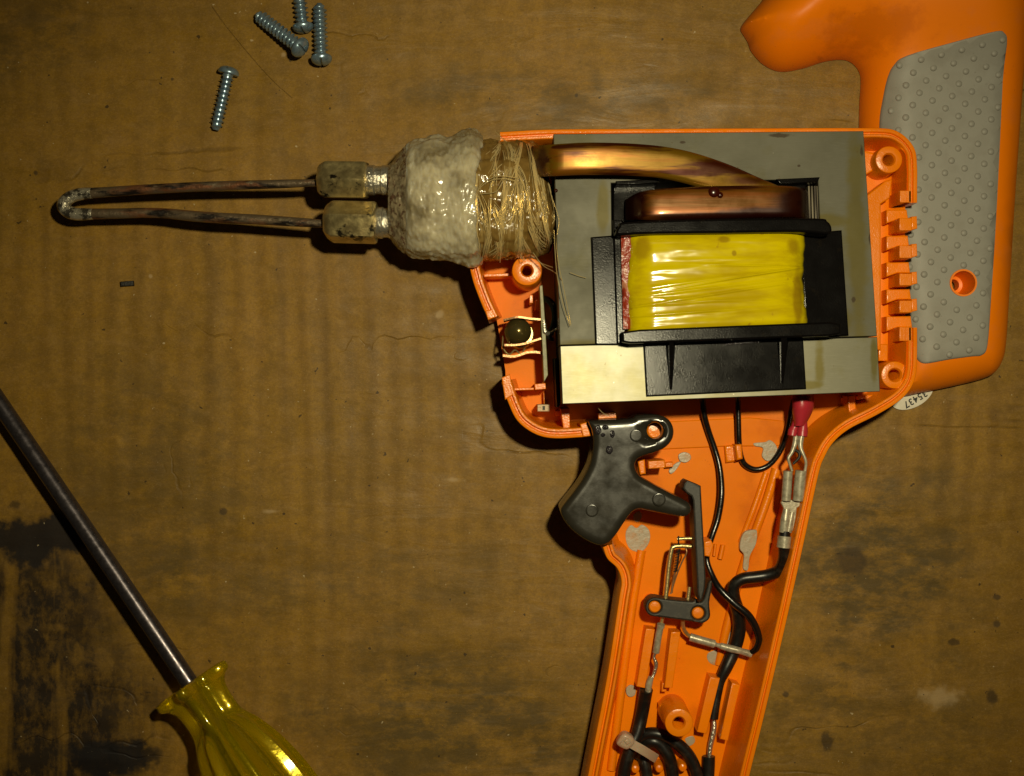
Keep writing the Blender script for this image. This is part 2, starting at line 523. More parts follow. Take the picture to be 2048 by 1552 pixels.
M['board'] = gmat('thin_fibre_board', (0.24, 0.22, 0.10), 0.45, layers=[(0.8, 3, (0.14, 0.12, 0.05), 0.45, 0.65, 0.7)], bumps=[(2, 3, 0.06)])
M['lamp'] = gmat('smoked_glass_bulb', (0.13, 0.10, 0.035), 0.2, 0.7, layers=[(0.3, 2, (0.12, 0.085, 0.02), 0.45, 0.65, 0.7)])
M['hair'] = gmat('dark_hair', (0.05, 0.022, 0.006), 0.5)
M['crumb'] = gmat('dark_crumb', (0.014, 0.012, 0.010), 0.6, bumps=[(2, 3, 0.2)])
m, nt, b = new_mat('amber_acetate')
b.inputs['Base Color'].default_value = (0.90, 0.66, 0.0, 1)
b.inputs['Roughness'].default_value = 0.20
b.inputs['Transmission Weight'].default_value = 0.86
b.inputs['Specular IOR Level'].default_value = 1.0
b.inputs['Specular Tint'].default_value = (1.0, 0.80, 0.06, 1)
b.inputs['Coat Weight'].default_value = 0.8
b.inputs['Coat Roughness'].default_value = 0.06
b.inputs['IOR'].default_value = 1.47
n1 = nd(nt, 'ShaderNodeTexNoise', {'Vector': coords(nt, 0.9), 'Scale': 1.0, 'Detail': 4})
bp = nd(nt, 'ShaderNodeBump', {'Height': n1.outputs['Fac'], 'Distance': 0.00005})
nt.links.new(bp.outputs['Normal'], b.inputs['Normal'])
M['acetate'] = m

def add_stains_and_shade(mat_, spots, col, amt, soft=0.6, wob=0.5, ns=0.12):
    nt = mat_.node_tree; b = nt.nodes["Principled BSDF"]
    src = b.inputs['Base Color'].links[0].from_socket
    tc = nd(nt, 'ShaderNodeTexCoord')
    sp = nd(nt, 'ShaderNodeSeparateXYZ', {'Vector': nd(nt, 'ShaderNodeVectorMath', {0: tc.outputs['Object'], 1: (1000, 1000, 1000)}, operation='MULTIPLY').outputs[0]})
    nn = math_n(nt, 'MULTIPLY', math_n(nt, 'SUBTRACT', noise_t(nt, ns, 5, 0.65, 0.0, 1.0), 0.5), wob * 3)
    for (px, py, z, rx, ry) in spots:
        cx, cy, _ = P(px, py, z)
        a = math_n(nt, 'DIVIDE', math_n(nt, 'SUBTRACT', sp.outputs['X'], cx), L(rx, z))
        e = math_n(nt, 'DIVIDE', math_n(nt, 'SUBTRACT', sp.outputs['Y'], cy), L(ry, z))
        r = math_n(nt, 'ADD', math_n(nt, 'SQRT', math_n(nt, 'ADD', math_n(nt, 'MULTIPLY', a, a), math_n(nt, 'MULTIPLY', e, e))), nn)
        f = nd(nt, 'ShaderNodeMapRange', {'Value': r, 'From Min': 1 - soft, 'From Max': 1.0, 'To Min': amt, 'To Max': 0.0}, interpolation_type='SMOOTHSTEP').outputs['Result']
        src = mixc(nt, f, src, col)
    nt.links.new(src, b.inputs['Base Color'])
add_stains_and_shade(M['core'], [(1715, 480, 30, 26, 300), (1205, 420, 30, 14, 70), (1180, 690, 32, 80, 14), (1660, 440, 30, 46, 16), (1690, 640, 31, 22, 40)], (0.085, 0.066, 0.006), 0.8)
add_stains_and_shade(M['core'], [(1560, 270, 29, 30, 5), (1725, 300, 29, 4, 14), (1738, 480, 29, 3, 14), (1365, 285, 29, 8, 4), (1706, 600, 30, 5, 8), (1600, 330, 30, 4, 3)], (0.03, 0.015, 0.004), 0.85, 0.5, 0.6, 0.5)
add_stains_and_shade(M['core_bare'], [(1640, 730, 32, 14, 60), (1620, 770, 32, 40, 10), (1750, 720, 32, 10, 60)], (0.085, 0.066, 0.006), 0.8)
add_stains_and_shade(M['yellow_tape'], [(1450, 478, 37, 14, 8), (1469, 506, 37, 6, 7), (1590, 490, 37, 22, 24), (1285, 500, 37, 26, 36), (1600, 590, 37, 14, 90)], (0.24, 0.135, 0.004), 0.7)
add_stains_and_shade(M['copper_tape'], [(1262, 405, 37, 50, 50), (1608, 405, 37, 84, 60), (1440, 434, 37, 230, 15), (1530, 424, 37, 110, 16)], (0.016, 0.002, 0.001), 0.95, 0.6, 0.2, 0.12)  # end spots paint in shade of the downturned ends; lower spots are varnish stains
add_stains_and_shade(M['copper_lead'], [(1290, 292, 33, 180, 7), (1440, 326, 34, 80, 12), (1500, 360, 35, 60, 14), (1085, 320, 32, 12, 40), (1360, 346, 34, 60, 8)], (0.05, 0.007, 0.001), 0.85, 0.7, 0.3, 0.15)
add_stains_and_shade(M['orange_floor'], [(1270, 960, 5, 60, 90), (1500, 1040, 5, 30, 120), (1400, 1180, 5, 60, 50), (1320, 1330, 5, 50, 80), (1420, 1440, 5, 60, 60), (1560, 860, 7, 70, 40), (1060, 600, 5, 40, 50)], (0.46, 0.085, 0.0), 0.45, 0.9, 0.8, 0.15)
add_stains_and_shade(M['orange_outer'], [(1640, 117, 4, 14, 4), (1500, 90, 3, 10, 20), (1760, 40, 20, 140, 60), (1980, 760, 5, 60, 16)], (0.50, 0.10, 0.0), 0.5, 0.8, 0.7, 0.2)

# lamination edges: stacked sheets
m, nt, b = new_mat('lamination_edges')
wv = nd(nt, 'ShaderNodeTexWave', {'Vector': coords(nt, (0.02, 0.02, 1.0)), 'Scale': 0.32, 'Distortion': 0.8, 'Detail': 2.0}, wave_type='BANDS', bands_direction='Z')
nt.links.new(mixc(nt, wv.outputs['Fac'], (0.03, 0.022, 0.015), (0.13, 0.11, 0.075)), b.inputs['Base Color'])
b.inputs['Metallic'].default_value = 0.5; b.inputs['Roughness'].default_value = 0.5
M['lam'] = m

# ------------------------------------------------------------------ cardboard table sheet
def cardboard_material():
    m, nt, b = new_mat('waxed_cardboard')
    tc = nd(nt, 'ShaderNodeTexCoord')
    sep = nd(nt, 'ShaderNodeSeparateXYZ', {'Vector': nd(nt, 'ShaderNodeVectorMath', {0: tc.outputs['Object'], 1: (1000, 1000, 1000)}, operation='MULTIPLY').outputs[0]})
    X, Y = sep.outputs['X'], sep.outputs['Y']
    def blob(px, py, rx, ry, wob=0.55, soft=0.45, nscale=0.06):
        cx, cy, _ = P(px, py, 0)
        a = math_n(nt, 'DIVIDE', math_n(nt, 'SUBTRACT', X, cx), rx / S)
        c = math_n(nt, 'DIVIDE', math_n(nt, 'SUBTRACT', Y, cy), ry / S)
        r = math_n(nt, 'SQRT', math_n(nt, 'ADD', math_n(nt, 'MULTIPLY', a, a), math_n(nt, 'MULTIPLY', c, c)))
        nn = noise_t(nt, nscale, 5, 0.62, 0.0, 1.0)
        r = math_n(nt, 'ADD', r, math_n(nt, 'MULTIPLY', math_n(nt, 'SUBTRACT', nn, 0.5), wob * 3))
        mr = nd(nt, 'ShaderNodeMapRange', {'Value': r, 'From Min': 1 - soft, 'From Max': 1.0, 'To Min': 1.0, 'To Max': 0.0}, interpolation_type='SMOOTHSTEP')
        return mr.outputs['Result']
    c = mixc(nt, noise_t(nt, 0.018, 3, 0.5, 0.35, 0.65), (0.245, 0.132, 0.008), (0.305, 0.158, 0.018))
    # flute lines of the board beneath, running along the table
    jit = math_n(nt, 'MULTIPLY', math_n(nt, 'SUBTRACT', noise_t(nt, (0.03, 0.008, 1), 2, 0.5, 0.0, 1.0), 0.5), 14.0)
    sn = math_n(nt, 'SINE', math_n(nt, 'ADD', math_n(nt, 'MULTIPLY', X, 2 * math.pi / 5.6), jit))
    sn = nd(nt, 'ShaderNodeMapRange', {'Value': sn, 'From Min': -0.6, 'From Max': 1.0}).outputs['Result']
    fl1 = math_n(nt, 'MULTIPLY', math_n(nt, 'ADD', math_n(nt, 'MULTIPLY', sn, 0.6), noise_t(nt, (0.11, 0.0045, 1), 3, 0.55, 0.46, 0.66)), 0.7)
    fl2 = noise_t(nt, (0.028, 0.006, 1), 3, 0.6, 0.40, 0.62)
    mask = noise_t(nt, (0.010, 0.016, 1), 2, 0.5, 0.36, 0.60)
    flute_amt = math_n(nt, 'MULTIPLY', math_n(nt, 'MULTIPLY', fl1, math_n(nt, 'MAXIMUM', mask, 0.25)), 0.62)
    c = mixc(nt, math_n(nt, 'MULTIPLY', fl2, 0.35), c, (0.175, 0.092, 0.010))
    c = mixc(nt, flute_amt, c, (0.105, 0.056, 0.006))
    c = mixc(nt, math_n(nt, 'MULTIPLY', math_n(nt, 'MULTIPLY', math_n(nt, 'SUBTRACT', 1.0, sn), math_n(nt, 'MAXIMUM', mask, 0.3)), 0.26), c, (0.36, 0.205, 0.030))
    # creases and rubbed dirt running across
    cr = noise_t(nt, (0.03, 0.13, 1), 5, 0.6, 0.50, 0.72, 0.9)
    c = mixc(nt, math_n(nt, 'MULTIPLY', cr, 0.38), c, (0.125, 0.066, 0.010))
    cl = noise_t(nt, (0.05, 0.15, 1), 4, 0.6, 0.58, 0.75, 0.8)
    c = mixc(nt, math_n(nt, 'MULTIPLY', cl, 0.35), c, (0.32, 0.185, 0.065))
    # mottled fibres
    c = mixc(nt, math_n(nt, 'MULTIPLY', noise_t(nt, 1.3, 5, 0.75, 0.42, 0.62), 0.42), c, (0.15, 0.076, 0.020))
    c = mixc(nt, math_n(nt, 'MULTIPLY', noise_t(nt, (0.9, 1.8, 1), 3, 0.7, 0.48, 0.7), 0.16), c, (0.34, 0.20, 0.075))
    c = mixc(nt, math_n(nt, 'MULTIPLY', noise_t(nt, 0.22, 6, 0.72, 0.47, 0.60), 0.40), c, (0.125, 0.070, 0.010))
    c = mixc(nt, math_n(nt, 'MULTIPLY', noise_t(nt, 0.30, 6, 0.75, 0.54, 0.66), 0.30), c, (0.33, 0.195, 0.055))
    c = mixc(nt, math_n(nt, 'MULTIPLY', noise_t(nt, 3.2, 3, 0.7, 0.40, 0.60), 0.26), c, (0.13, 0.070, 0.008))
    c = mixc(nt, math_n(nt, 'MULTIPLY', noise_t(nt, (2.2, 4.0, 1), 2, 0.6, 0.55, 0.66), 0.22), c, (0.38, 0.22, 0.07))
    ln = math_n(nt, 'ABSOLUTE', math_n(nt, 'SUBTRACT', noise_t(nt, (0.007, 0.05, 1), 2, 0.45, 0.0, 1.0, 0.2), 0.52))
    ln = nd(nt, 'ShaderNodeMapRange', {'Value': ln, 'From Min': 0.0015, 'From Max': 0.007, 'To Min': 1.0, 'To Max': 0.0}).outputs['Result']
    ln = math_n(nt, 'MULTIPLY', ln, noise_t(nt, 0.03, 3, 0.6, 0.54, 0.64))
    c = mixc(nt, math_n(nt, 'MULTIPLY', ln, 0.40), c, (0.07, 0.036, 0.006))
    # worn greasy zones
    for (px, py, rx, ry, amt, wob) in ((1760, 1130, 260, 350, 0.80, .5), (900, 1450, 460, 250, 0.75, .6), (1150, 190, 560, 80, 0.55, .6),
                                       (1790, 1450, 360, 200, 0.45, .6), (60, 80, 190, 150, 0.55, .5), (640, 1160, 520, 130, 0.42, .6), (300, 1000, 330, 420, 0.45, .5)):
        c = mixc(nt, math_n(nt, 'MULTIPLY', math_n(nt, 'MULTIPLY', blob(px, py, rx, ry, wob, 0.8), noise_t(nt, (0.09, 0.17, 1), 6, 0.72, 0.40, 0.57)), amt), c, (0.060, 0.042, 0.014))
    # spilt black stain, broken by the flute lines
    st = blob(20, 1390, 350, 420, 0.42, 0.5, 0.04)
    bm_ = math_n(nt, 'SUBTRACT', 1.0, math_n(nt, 'MULTIPLY', noise_t(nt, (0.14, 0.006, 1), 3, 0.6, 0.52, 0.60), 0.75))
    ns_ = noise_t(nt, (0.06, 0.05, 1), 6, 0.72, 0.24, 0.45)
    st = math_n(nt, 'MULTIPLY', math_n(nt, 'MULTIPLY', st, bm_), ns_)
    c = mixc(nt, math_n(nt, 'MULTIPLY', math_n(nt, 'MULTIPLY', st, math_n(nt, 'ADD', 0.55, math_n(nt, 'MULTIPLY', noise_t(nt, (0.35, 0.22, 1), 5, 0.7, 0.38, 0.56), 0.45))), 0.93), c, (0.012, 0.0095, 0.009))
    for (px, py, rx, ry, wob) in ((70, 1080, 110, 60, 1.0), (215, 1525, 110, 44, 1.0), (306, 1508, 26, 18, .2), (1710, 1120, 46, 40, .6), (1995, 1195, 10, 7, .4),
                                  (1573, 1390, 9, 8, .4), (445, 1023, 10, 9, .4), (1985, 1395, 14, 20, .4), (1655, 1485, 14, 26, .5), (70, 345, 6, 7, .3), (344, 158, 4, 4, .2),
                                  (28, 1010, 16, 12, .5), (1153, 190, 4, 5, .2), (1995, 1248, 10, 9, .3), (1910, 1285, 16, 9, .5), (580, 120, 4, 4, .2)):
        big = rx > 40 and px < 1000
        c = mixc(nt, math_n(nt, 'MULTIPLY', blob(px, py, rx, ry, wob, 0.5, 0.10 if rx > 20 else 0.5), 0.95 if big else 0.72), c, (0.012, 0.010, 0.010) if big else (0.035, 0.022, 0.010))
    # pale scuffs
    for (px, py, rx, ry) in ((880, 628, 14, 12), (566, 108, 7, 7), (300, 552, 5, 5), (1880, 1395, 60, 30), (545, 1023, 24, 6), (905, 960, 30, 8)):
        c = mixc(nt, math_n(nt, 'MULTIPLY', blob(px, py, rx, ry, 0.6, 0.8, 0.3), 0.55), c, (0.42, 0.30, 0.16))
    # flecks
    c = mixc(nt, math_n(nt, 'MULTIPLY', noise_t(nt, 0.55, 2, 0.5, 0.735, 0.76), 0.8), c, (0.03, 0.018, 0.008))
    c = mixc(nt, math_n(nt, 'MULTIPLY', noise_t(nt, 0.8, 2, 0.5, 0.755, 0.785), 0.6), c, (0.50, 0.40, 0.24))
    nt.links.new(c, b.inputs['Base Color'])
    rr = nd(nt, 'ShaderNodeMapRange', {'Value': noise_t(nt, (0.05, 0.2, 1), 4, 0.6, 0.35, 0.65), 'To Min': 0.40, 'To Max': 0.62}).outputs['Result']
    nt.links.new(rr, b.inputs['Roughness'])
    b.inputs['Specular IOR Level'].default_value = 0.22
    h1 = nd(nt, 'ShaderNodeTexNoise', {'Vector': coords(nt, (0.035, 0.14, 1)), 'Scale': 1.0, 'Detail': 4, 'Roughness': 0.5, 'Distortion': 0.8})
    h3 = math_n(nt, 'MULTIPLY', ln, -0.35)
    h2 = nd(nt, 'ShaderNodeTexNoise', {'Vector': coords(nt, (1.6, 2.2, 1)), 'Scale': 1.0, 'Detail': 4, 'Roughness': 0.65})
    b1 = nd(nt, 'ShaderNodeBump', {'Height': math_n(nt, 'ADD', h1.outputs['Fac'], h3), 'Distance': 0.00032, 'Strength': 1.0})
    b2 = nd(nt, 'ShaderNodeBump', {'Height': h2.outputs['Fac'], 'Distance': 0.00003, 'Strength': 1.0, 'Normal': b1.outputs['Normal']})
    nt.links.new(b2.outputs['Normal'], b.inputs['Normal'])
    return m

def build_table():
    nx, ny = 300, 240
    xs = np.linspace(-230, 230, nx); ys = np.linspace(-190, 190, ny)
    XX, YY = np.meshgrid(xs, ys)
    Z = 0.05 * np.sin(XX * 2 * np.pi / 7.4 + 1.5 * np.sin(YY / 40) + 2 * np.sin(XX / 31)) * (0.4 + 0.6 * np.exp(-((XX + 60) / 70) ** 2))
    for i in range(ny):
        for j in range(0, nx):
            Z[i, j] += 0.30 * noise.noise((XX[i, j] * 0.02, YY[i, j] * 0.09, 3.1)) + 0.10 * noise.noise((XX[i, j] * 0.07, YY[i, j] * 0.22, 8.1))
    Z -= 0.42
    verts = [(x, y, z) for x, y, z in zip(XX.ravel(), YY.ravel(), Z.ravel())]
    faces = [(i * nx + j, i * nx + j + 1, (i + 1) * nx + j + 1, (i + 1) * nx + j) for i in range(ny - 1) for j in range(nx - 1)]
    o = obj('cardboard_surface', verts, faces, cardboard_material(), angle=180, recalc=False)
    o["kind"] = "structure"
    return o
build_table()

# ------------------------------------------------------------------ the opened shell half (inside up)
RIM = 20.0
shell = thing('gun_shell', 'orange plastic soldering gun shell half lying open, its inside full of parts', 'shell', P(1400, 800, 0))
def floor_z(x, y):
    """inner floor of the open shell: flat, rising towards the vented back"""
    return 5.0 + 5.0 * sst(58, 84, x) + 3.5 * sst(84, 90, x)
OUT = [(985, 262), (1100, 257), (1400, 256), (1760, 255), (1790, 259), (1815, 275), (1832, 300), (1836, 340), (1836, 520), (1836, 700), (1834, 745), (1824, 775),
       (1800, 802), (1755, 830), (1700, 858), (1668, 885), (1650, 915), (1638, 950), (1610, 1080), (1570, 1260), (1530, 1430), (1500, 1552), (1470, 1690), (1150, 1690),
       (1176, 1552), (1190, 1480), (1215, 1350), (1238, 1200), (1243, 1165), (1235, 1138), (1215, 1118), (1206, 1095), (1206, 1000), (1200, 900), (1175, 873),
       (1110, 876), (1070, 868), (1035, 842), (1015, 802), (1003, 765), (1002, 740), (985, 640), (975, 640), (955, 600), (940, 560), (935, 525), (933, 480), (933, 300), (950, 270)]
out_mm = [P(x, y, RIM)[:2] for x, y in OUT]
o_ = list(out_mm)
if area2(o_) < 0: o_.reverse()
floor_outline = offset_poly(o_, 0.9)
# vent openings break the back edge of the floor
def shell_floor(XY, d):
    return floor_z(XY[:, 0], XY[:, 1])
slots = []
for (ya, yb) in ((406, 433), (462, 487), (516, 545), (572, 599), (626, 653)):
    slots.append([P(x, y, 13)[:2] for x, y in ((1816, ya), (1828, ya), (1828, yb), (1816, yb))])
heightfield('floor_panel', floor_outline, shell_floor, lambda XY, d, Z: Z - 2.6 - 1.8 * (1 - sst(50, 80, XY[:, 0])), M['orange_floor'], shell, 2.2, rings=(1.0,))

def rim_profile(draft, hb=None, h=RIM, lip=True):
    def f(x, y):
        zb = float(floor_z(x, y)) - 2.4 - 1.9 * (1 - float(sst(50, 80, x)))
        base = [(3.2 + draft, zb + 0.05), (2.0, zb), (0.5, zb + 1.2), (0.0, zb + 3.2), (0.0, h - 0.6), (0.10, h - 0.42), (0.28, h - 0.35), (0.75, h - 0.35), (0.92, h - 0.5), (1.05, h - 1.0),
                (1.30, h - 1.0), (1.42, h - 0.25), (1.6, h), (1.95, h), (2.12, h - 0.15), (2.25, h - 0.6), (2.5 + draft * 0.2, zb + 9), (2.8 + draft * 0.6, zb + 5.5), (3.2 + draft, zb + 2.2)]
        return base
    return f
sweep_wall('rim_wall', [(1000, 263), (1100, 258), (1250, 257), (1400, 256), (1550, 255.5), (1660, 255), (1725, 255), (1760, 255), (1790, 259), (1815, 275), (1832, 300), (1836, 335), (1836, 370), (1836, 405)], RIM, rim_profile(0.3), M['orange'], shell)
sweep_wall('rim_wall', [(1836, 655), (1836, 700), (1834, 745), (1824, 775), (1800, 802), (1755, 830), (1700, 858), (1668, 885), (1650, 915), (1638, 950), (1610, 1080), (1570, 1260), (1530, 1430), (1500, 1552), (1468, 1690)],
           RIM, rim_profile(1.0), M['orange'], shell)
sweep_wall('rim_wall', [(1150, 1690), (1176, 1552), (1190, 1480), (1215, 1350), (1238, 1200), (1243, 1165), (1235, 1138), (1215, 1118), (1206, 1095)], RIM, rim_profile(2.0), M['orange'], shell)
sweep_wall('rim_wall', [(1174, 874), (1110, 877), (1070, 868), (1035, 842), (1015, 802), (1003, 765)], RIM, rim_profile(0.6), M['orange'], shell)
sweep_wall('rim_wall', [(978, 640), (966, 615), (952, 580), (944, 555), (938, 525), (936, 480), (938, 400)], RIM, rim_profile(0.3), M['orange'], shell)
prism('end_wall', [(1150, 1676), (1470, 1676), (1467, 1692), (1147, 1692)], RIM, 0.6, M['orange'], shell, 0.4)
# squared rim ends
prism('rim_end', [(1003, 755), (1020, 748), (1026, 790), (1010, 800)], RIM - 0.1, 2, M['orange'], shell, 0.25)
prism('rim_end', [(1160, 848), (1174, 844), (1182, 872), (1166, 874)], RIM + 0.1, 2, M['orange'], shell, 0.25)
prism('rim_end', [(970, 622), (984, 618), (992, 634), (976, 640)], RIM + 0.2, 2, M['orange'], shell, 0.25)

def boss(px, py, R, r, zt=RIM - 0.6, zb=None, name='screw_boss'):
    c = P(px, py, zt)
    if zb is None: zb = float(floor_z(c[0], c[1])) - 0.8
    Ro, ri = L(R, zt), L(r, zt)
    h = zt - zb
    prof = [(0, Ro * 1.08), (h - 0.25, Ro), (h - 0.08, Ro - 0.08), (h, Ro - 0.28), (h, ri + 0.2), (h - 0.3, ri)]
    k = h - 0.3
    while k > max(1.5, h - 8):      # thread cut by the screw
        prof += [(k - 0.35, ri - 0.16), (k - 0.7, ri)]
        k -= 0.7
    prof += [(0.6, ri * 0.9), (0.6, 0.02), (0, 0.02)]
    return ring_lathe(name, (c[0], c[1], zb), (c[0], c[1], zt), prof, M['orange'], shell)
boss(1054, 541, 30, 12, 20.6)
boss(1778, 319, 27, 12)
boss(1790, 750, 27.5, 13)
boss(1358, 1446, 28, 12)
# ribs, clips and posts moulded inside
def rib(pts, zt, bevel=0.15, zb=2.0, name='rib'):
    return prism(name, pts, zt, zb, M['orange'], shell, bevel)
rib([(968, 548), (1026, 546), (1026, 552), (968, 554)], 14)
rib([(1028, 776), (1068, 775), (1068, 780), (1028, 781)], 16)
rib([(1069, 768), (1091, 766), (1092, 778), (1070, 780)], 15)
rib([(1086, 785), (1089, 785), (1090, 808), (1087, 808)], 8)
rib([(1059, 590), (1066, 590), (1066, 606), (1059, 606)], 14)
rib([(1070, 600), (1082, 600), (1082, 620), (1070, 620)], 10)
rib([(1121, 818), (1139, 816), (1140, 855), (1127, 857)], 17)
rib([(1112, 822), (1120, 822), (1120, 832), (1112, 832)], 12)
rib([(1196, 826), (1232, 824), (1233, 836), (1197, 838)], 13)
rib([(1296, 922), (1330, 920), (1331, 936), (1297, 938)], 16, 0.25)
rib([(1330, 925), (1346, 924), (1347, 934), (1331, 935)], 8, 0.25)
rib([(1275, 922), (1290, 918), (1292, 948), (1280, 950)], 14, 0.4)
prism('wire_clip', [(1449, 892), (1470, 889), (1473, 923), (1452, 926)], 6.5, 2, M['orange'], shell, 0.5)
prism('wire_clip', [(1470, 889), (1484, 888), (1486, 918), (1474, 921)], 10, 2, M['orange'], shell, 0.5)
prism('wire_clip', [(1408, 1084), (1422, 1080), (1428, 1090), (1420, 1114), (1409, 1112)], 13, 2, M['orange'], shell, 0.3)
tube('rib', [(1431, 1088, 5.7), (1428, 1112, 5.7)], 3, M['orange'], shell, 8, 1)
tube('rib', [(1446, 1090, 5.7), (1440, 1118, 5.7)], 5, M['orange'], shell, 8, 1)
# ridge along the grip floor
tube('floor_ridge', [(1553, 938, 5.5), (1532, 1005, 5.5), (1503, 1085, 5.4), (1478, 1160, 5.3), (1452, 1260, 5.1), (1436, 1330, 5.0)], [10, 9, 9, 9, 9, 7], M['orange'], shell, 12)
tube('floor_ridge', [(1532, 945, 5.1), (1506, 1020, 5.1), (1480, 1085, 5.0)], [6, 6, 5], M['orange'], shell, 10)
tube('floor_ridge', [(1283, 1100, 5.0), (1262, 1230, 5.0), (1240, 1400, 5.0), (1222, 1540, 5.0)], [9, 9, 9, 9], M['orange'], shell, 10)
prism('floor_step', [(1190, 905), (1300, 900), (1450, 893), (1560, 892), (1640, 900), (1660, 850), (1500, 835), (1190, 850)], 5.5, 2, M['orange_floor'], shell, 0.25)
# two wire channels in the grip
rib([(1292, 1257), (1310, 1259), (1291, 1377), (1273, 1373)], 10.5, 0.2, name='channel_wall')
rib([(1342, 1264), (1361, 1264), (1345, 1376), (1329, 1376)], 10.5, 0.2, name='channel_wall')
rib([(1284, 1372), (1300, 1374), (1298, 1382), (1281, 1380)], 9, 0.2)
rib([(1324, 1366), (1333, 1366), (1333, 1384), (1323, 1384)], 8, 0.2)
rib([(1420, 1354), (1440, 1357), (1413, 1468), (1394, 1464)], 10.5, 0.2, name='channel_wall')
rib([(1464, 1366), (1480, 1370), (1456, 1482), (1440, 1478)], 10.5, 0.2, name='channel_wall')
rib([(1440, 1362), (1447, 1362), (1444, 1376), (1436, 1376)], 7, 0.2)
for (px, py) in ((1271, 1539), (1319, 1538), (1366, 1536), (1290, 1600), (1345, 1600)):
    c = P(px, py, 10); r = L(9, 10)
    lathe('strain_post', (c[0], c[1], 2), (c[0], c[1], 10), [(0, r * 1.15), (7.3, r), (7.8, r * 0.8), (8, r * 0.4)], M['orange'], shell, 16)
prism('boss_gusset', [(1318, 1412), (1330, 1404), (1340, 1424), (1330, 1432)], 9, 2, M['orange'], shell, 0.3)
# vents at the back: four teeth, five ledges, a stop rib
for ya, yb in ((434, 461), (489, 516), (545, 571), (599, 625)):
    prism('vent_tooth', [(1799, ya + 2), (1824, ya + 2), (1824, yb), (1799, yb)], RIM, 9, M['orange'], shell, 0.15)
    prism('vent_tooth', [(1823, ya - 1), (1834, ya - 2), (1835, yb - 4), (1824, yb - 1)], RIM - 0.5, 11.5, M['orange'], shell, 0.2)
prism('vent_tooth', [(1800, 381), (1823, 381), (1823, 405), (1800, 405)], RIM, 9, M['orange'], shell, 0.15)
prism('vent_tooth', [(1799, 654), (1824, 654), (1824, 682), (1799, 682)], RIM, 9, M['orange'], shell, 0.15)
for i, (ya, yb) in enumerate(((420, 447), (472, 501), (525, 554), (579, 607), (633, 663))):
    prism('vent_ledge', [(1773, ya), (1814 + 2 * i, ya - 1), (1817 + 2 * i, yb - 8), (1795, yb - 8), (1773, yb)], 14.6, 8, M['orange'], shell, 0.3)
prism('stop_rib', [(1728, 395), (1770, 362), (1785, 358), (1780, 396), (1762, 408), (1762, 700), (1735, 700)], 17.0, 5, M['orange'], shell, 0.35)
prism('stop_rib', [(1757, 688), (1776, 688), (1776, 722), (1757, 722)], 16, 7, M['orange'], shell, 0.3)
prism('rib', [(1695, 792), (1710, 790), (1713, 832), (1699, 836)], 15, 4, M['orange'], shell, 0.2)
tube('rib', [(1684, 794, 10), (1685, 806, 9)], 3, M['orange'], shell, 8, 1)
prism('rib', [(1712, 792), (1758, 788), (1758, 796), (1713, 800)], 13, 4, M['orange'], shell, 0.3)
# corner gusset under the upper boss
prism('boss_gusset', [(1726, 300), (1752, 306), (1750, 340), (1728, 352)], 15, 7, M['orange'], shell, 0.5)
# moulded grey overmould plugs showing through the floor
def plug(pts, z=4.35, sm=4):
    return prism('overmould_plug', pts, z, 4.0, M['grey_plug'], shell, 0.12, smooth=sm)
plug([(1252, 1062), (1262, 1050), (1273, 1056), (1284, 1049), (1298, 1060), (1300, 1080), (1290, 1098), (1276, 1104), (1260, 1098), (1252, 1082)], 5.08)
plug([(1268, 1028), (1280, 1022), (1284, 1034), (1276, 1044), (1267, 1040)], 5.08)
plug([(1357, 910), (1368, 904), (1380, 908), (1382, 918), (1372, 925), (1360, 922)], 5.60)
plug([(1338, 940), (1352, 926), (1362, 924), (1352, 940), (1342, 948)], 5.56)
plug([(1508, 886), (1530, 884), (1540, 880), (1552, 890), (1556, 906), (1548, 918), (1534, 922), (1524, 912), (1526, 896), (1510, 892)], 5.60)
plug([(1482, 1078), (1490, 1064), (1504, 1060), (1514, 1062), (1512, 1088), (1500, 1112), (1496, 1140), (1486, 1136), (1488, 1110), (1480, 1098)], 6.90)
plug([(1452, 1255), (1464, 1247), (1468, 1270), (1458, 1296), (1444, 1296)], 5.3)
plug([(1418, 1305), (1440, 1300), (1450, 1315), (1438, 1330), (1422, 1328), (1414, 1316)], 5.08)
plug([(1253, 1376), (1262, 1370), (1271, 1376), (1270, 1390), (1260, 1394), (1253, 1388)], 5.56)
plug([(1370, 1478), (1386, 1472), (1390, 1484), (1378, 1492)], 5.08)

# ------------------------------------------------------------------ the other shell half (outside up)
shell2 = thing('gun_shell', 'orange soldering gun shell half turned outside up with grey dimpled grip pad', 'shell', P(1900, 400, 0))
OUT2 = [(1600, -480), (1560, -200), (1532, -60), (1528, -8), (1512, 16), (1490, 42), (1482, 57), (1490, 72), (1497, 84), (1504, 102), (1528, 128), (1562, 142), (1605, 136), (1650, 122), (1685, 118), (1706, 125),
        (1720, 143), (1723, 165), (1720, 220), (1722, 300), (1740, 480), (1765, 680), (1780, 770), (1800, 792), (1836, 787), (1900, 774), (1958, 760), (1984, 748), (2000, 725), (2008, 690), (2014, 600), (2026, 400), (2038, 230),
        (2048, 90), (2062, -60), (2075, -250), (2085, -480)]
out2 = [P(x, y, 1.0)[:2] for x, y in smooth_path(OUT2, 4, True)]
HOLE2 = circle_px(1925, 566, 25, 28)
def z2_raw(XY, d):
    py = 776 - XY[:, 1] * S
    t = sst(190, 20, py) if False else 1 - sst(-20, 190, py)
    H = 11 + 9 * t
    R = 9.5 + 7.5 * t
    q = np.clip(d / R, 0, 1)
    return 0.35 + (H - 0.35) * np.sqrt(np.clip(1 - (1 - q) ** 2, 0, 1))
hole2_mm = [P(x, y, 11)[:2] for x, y in HOLE2]
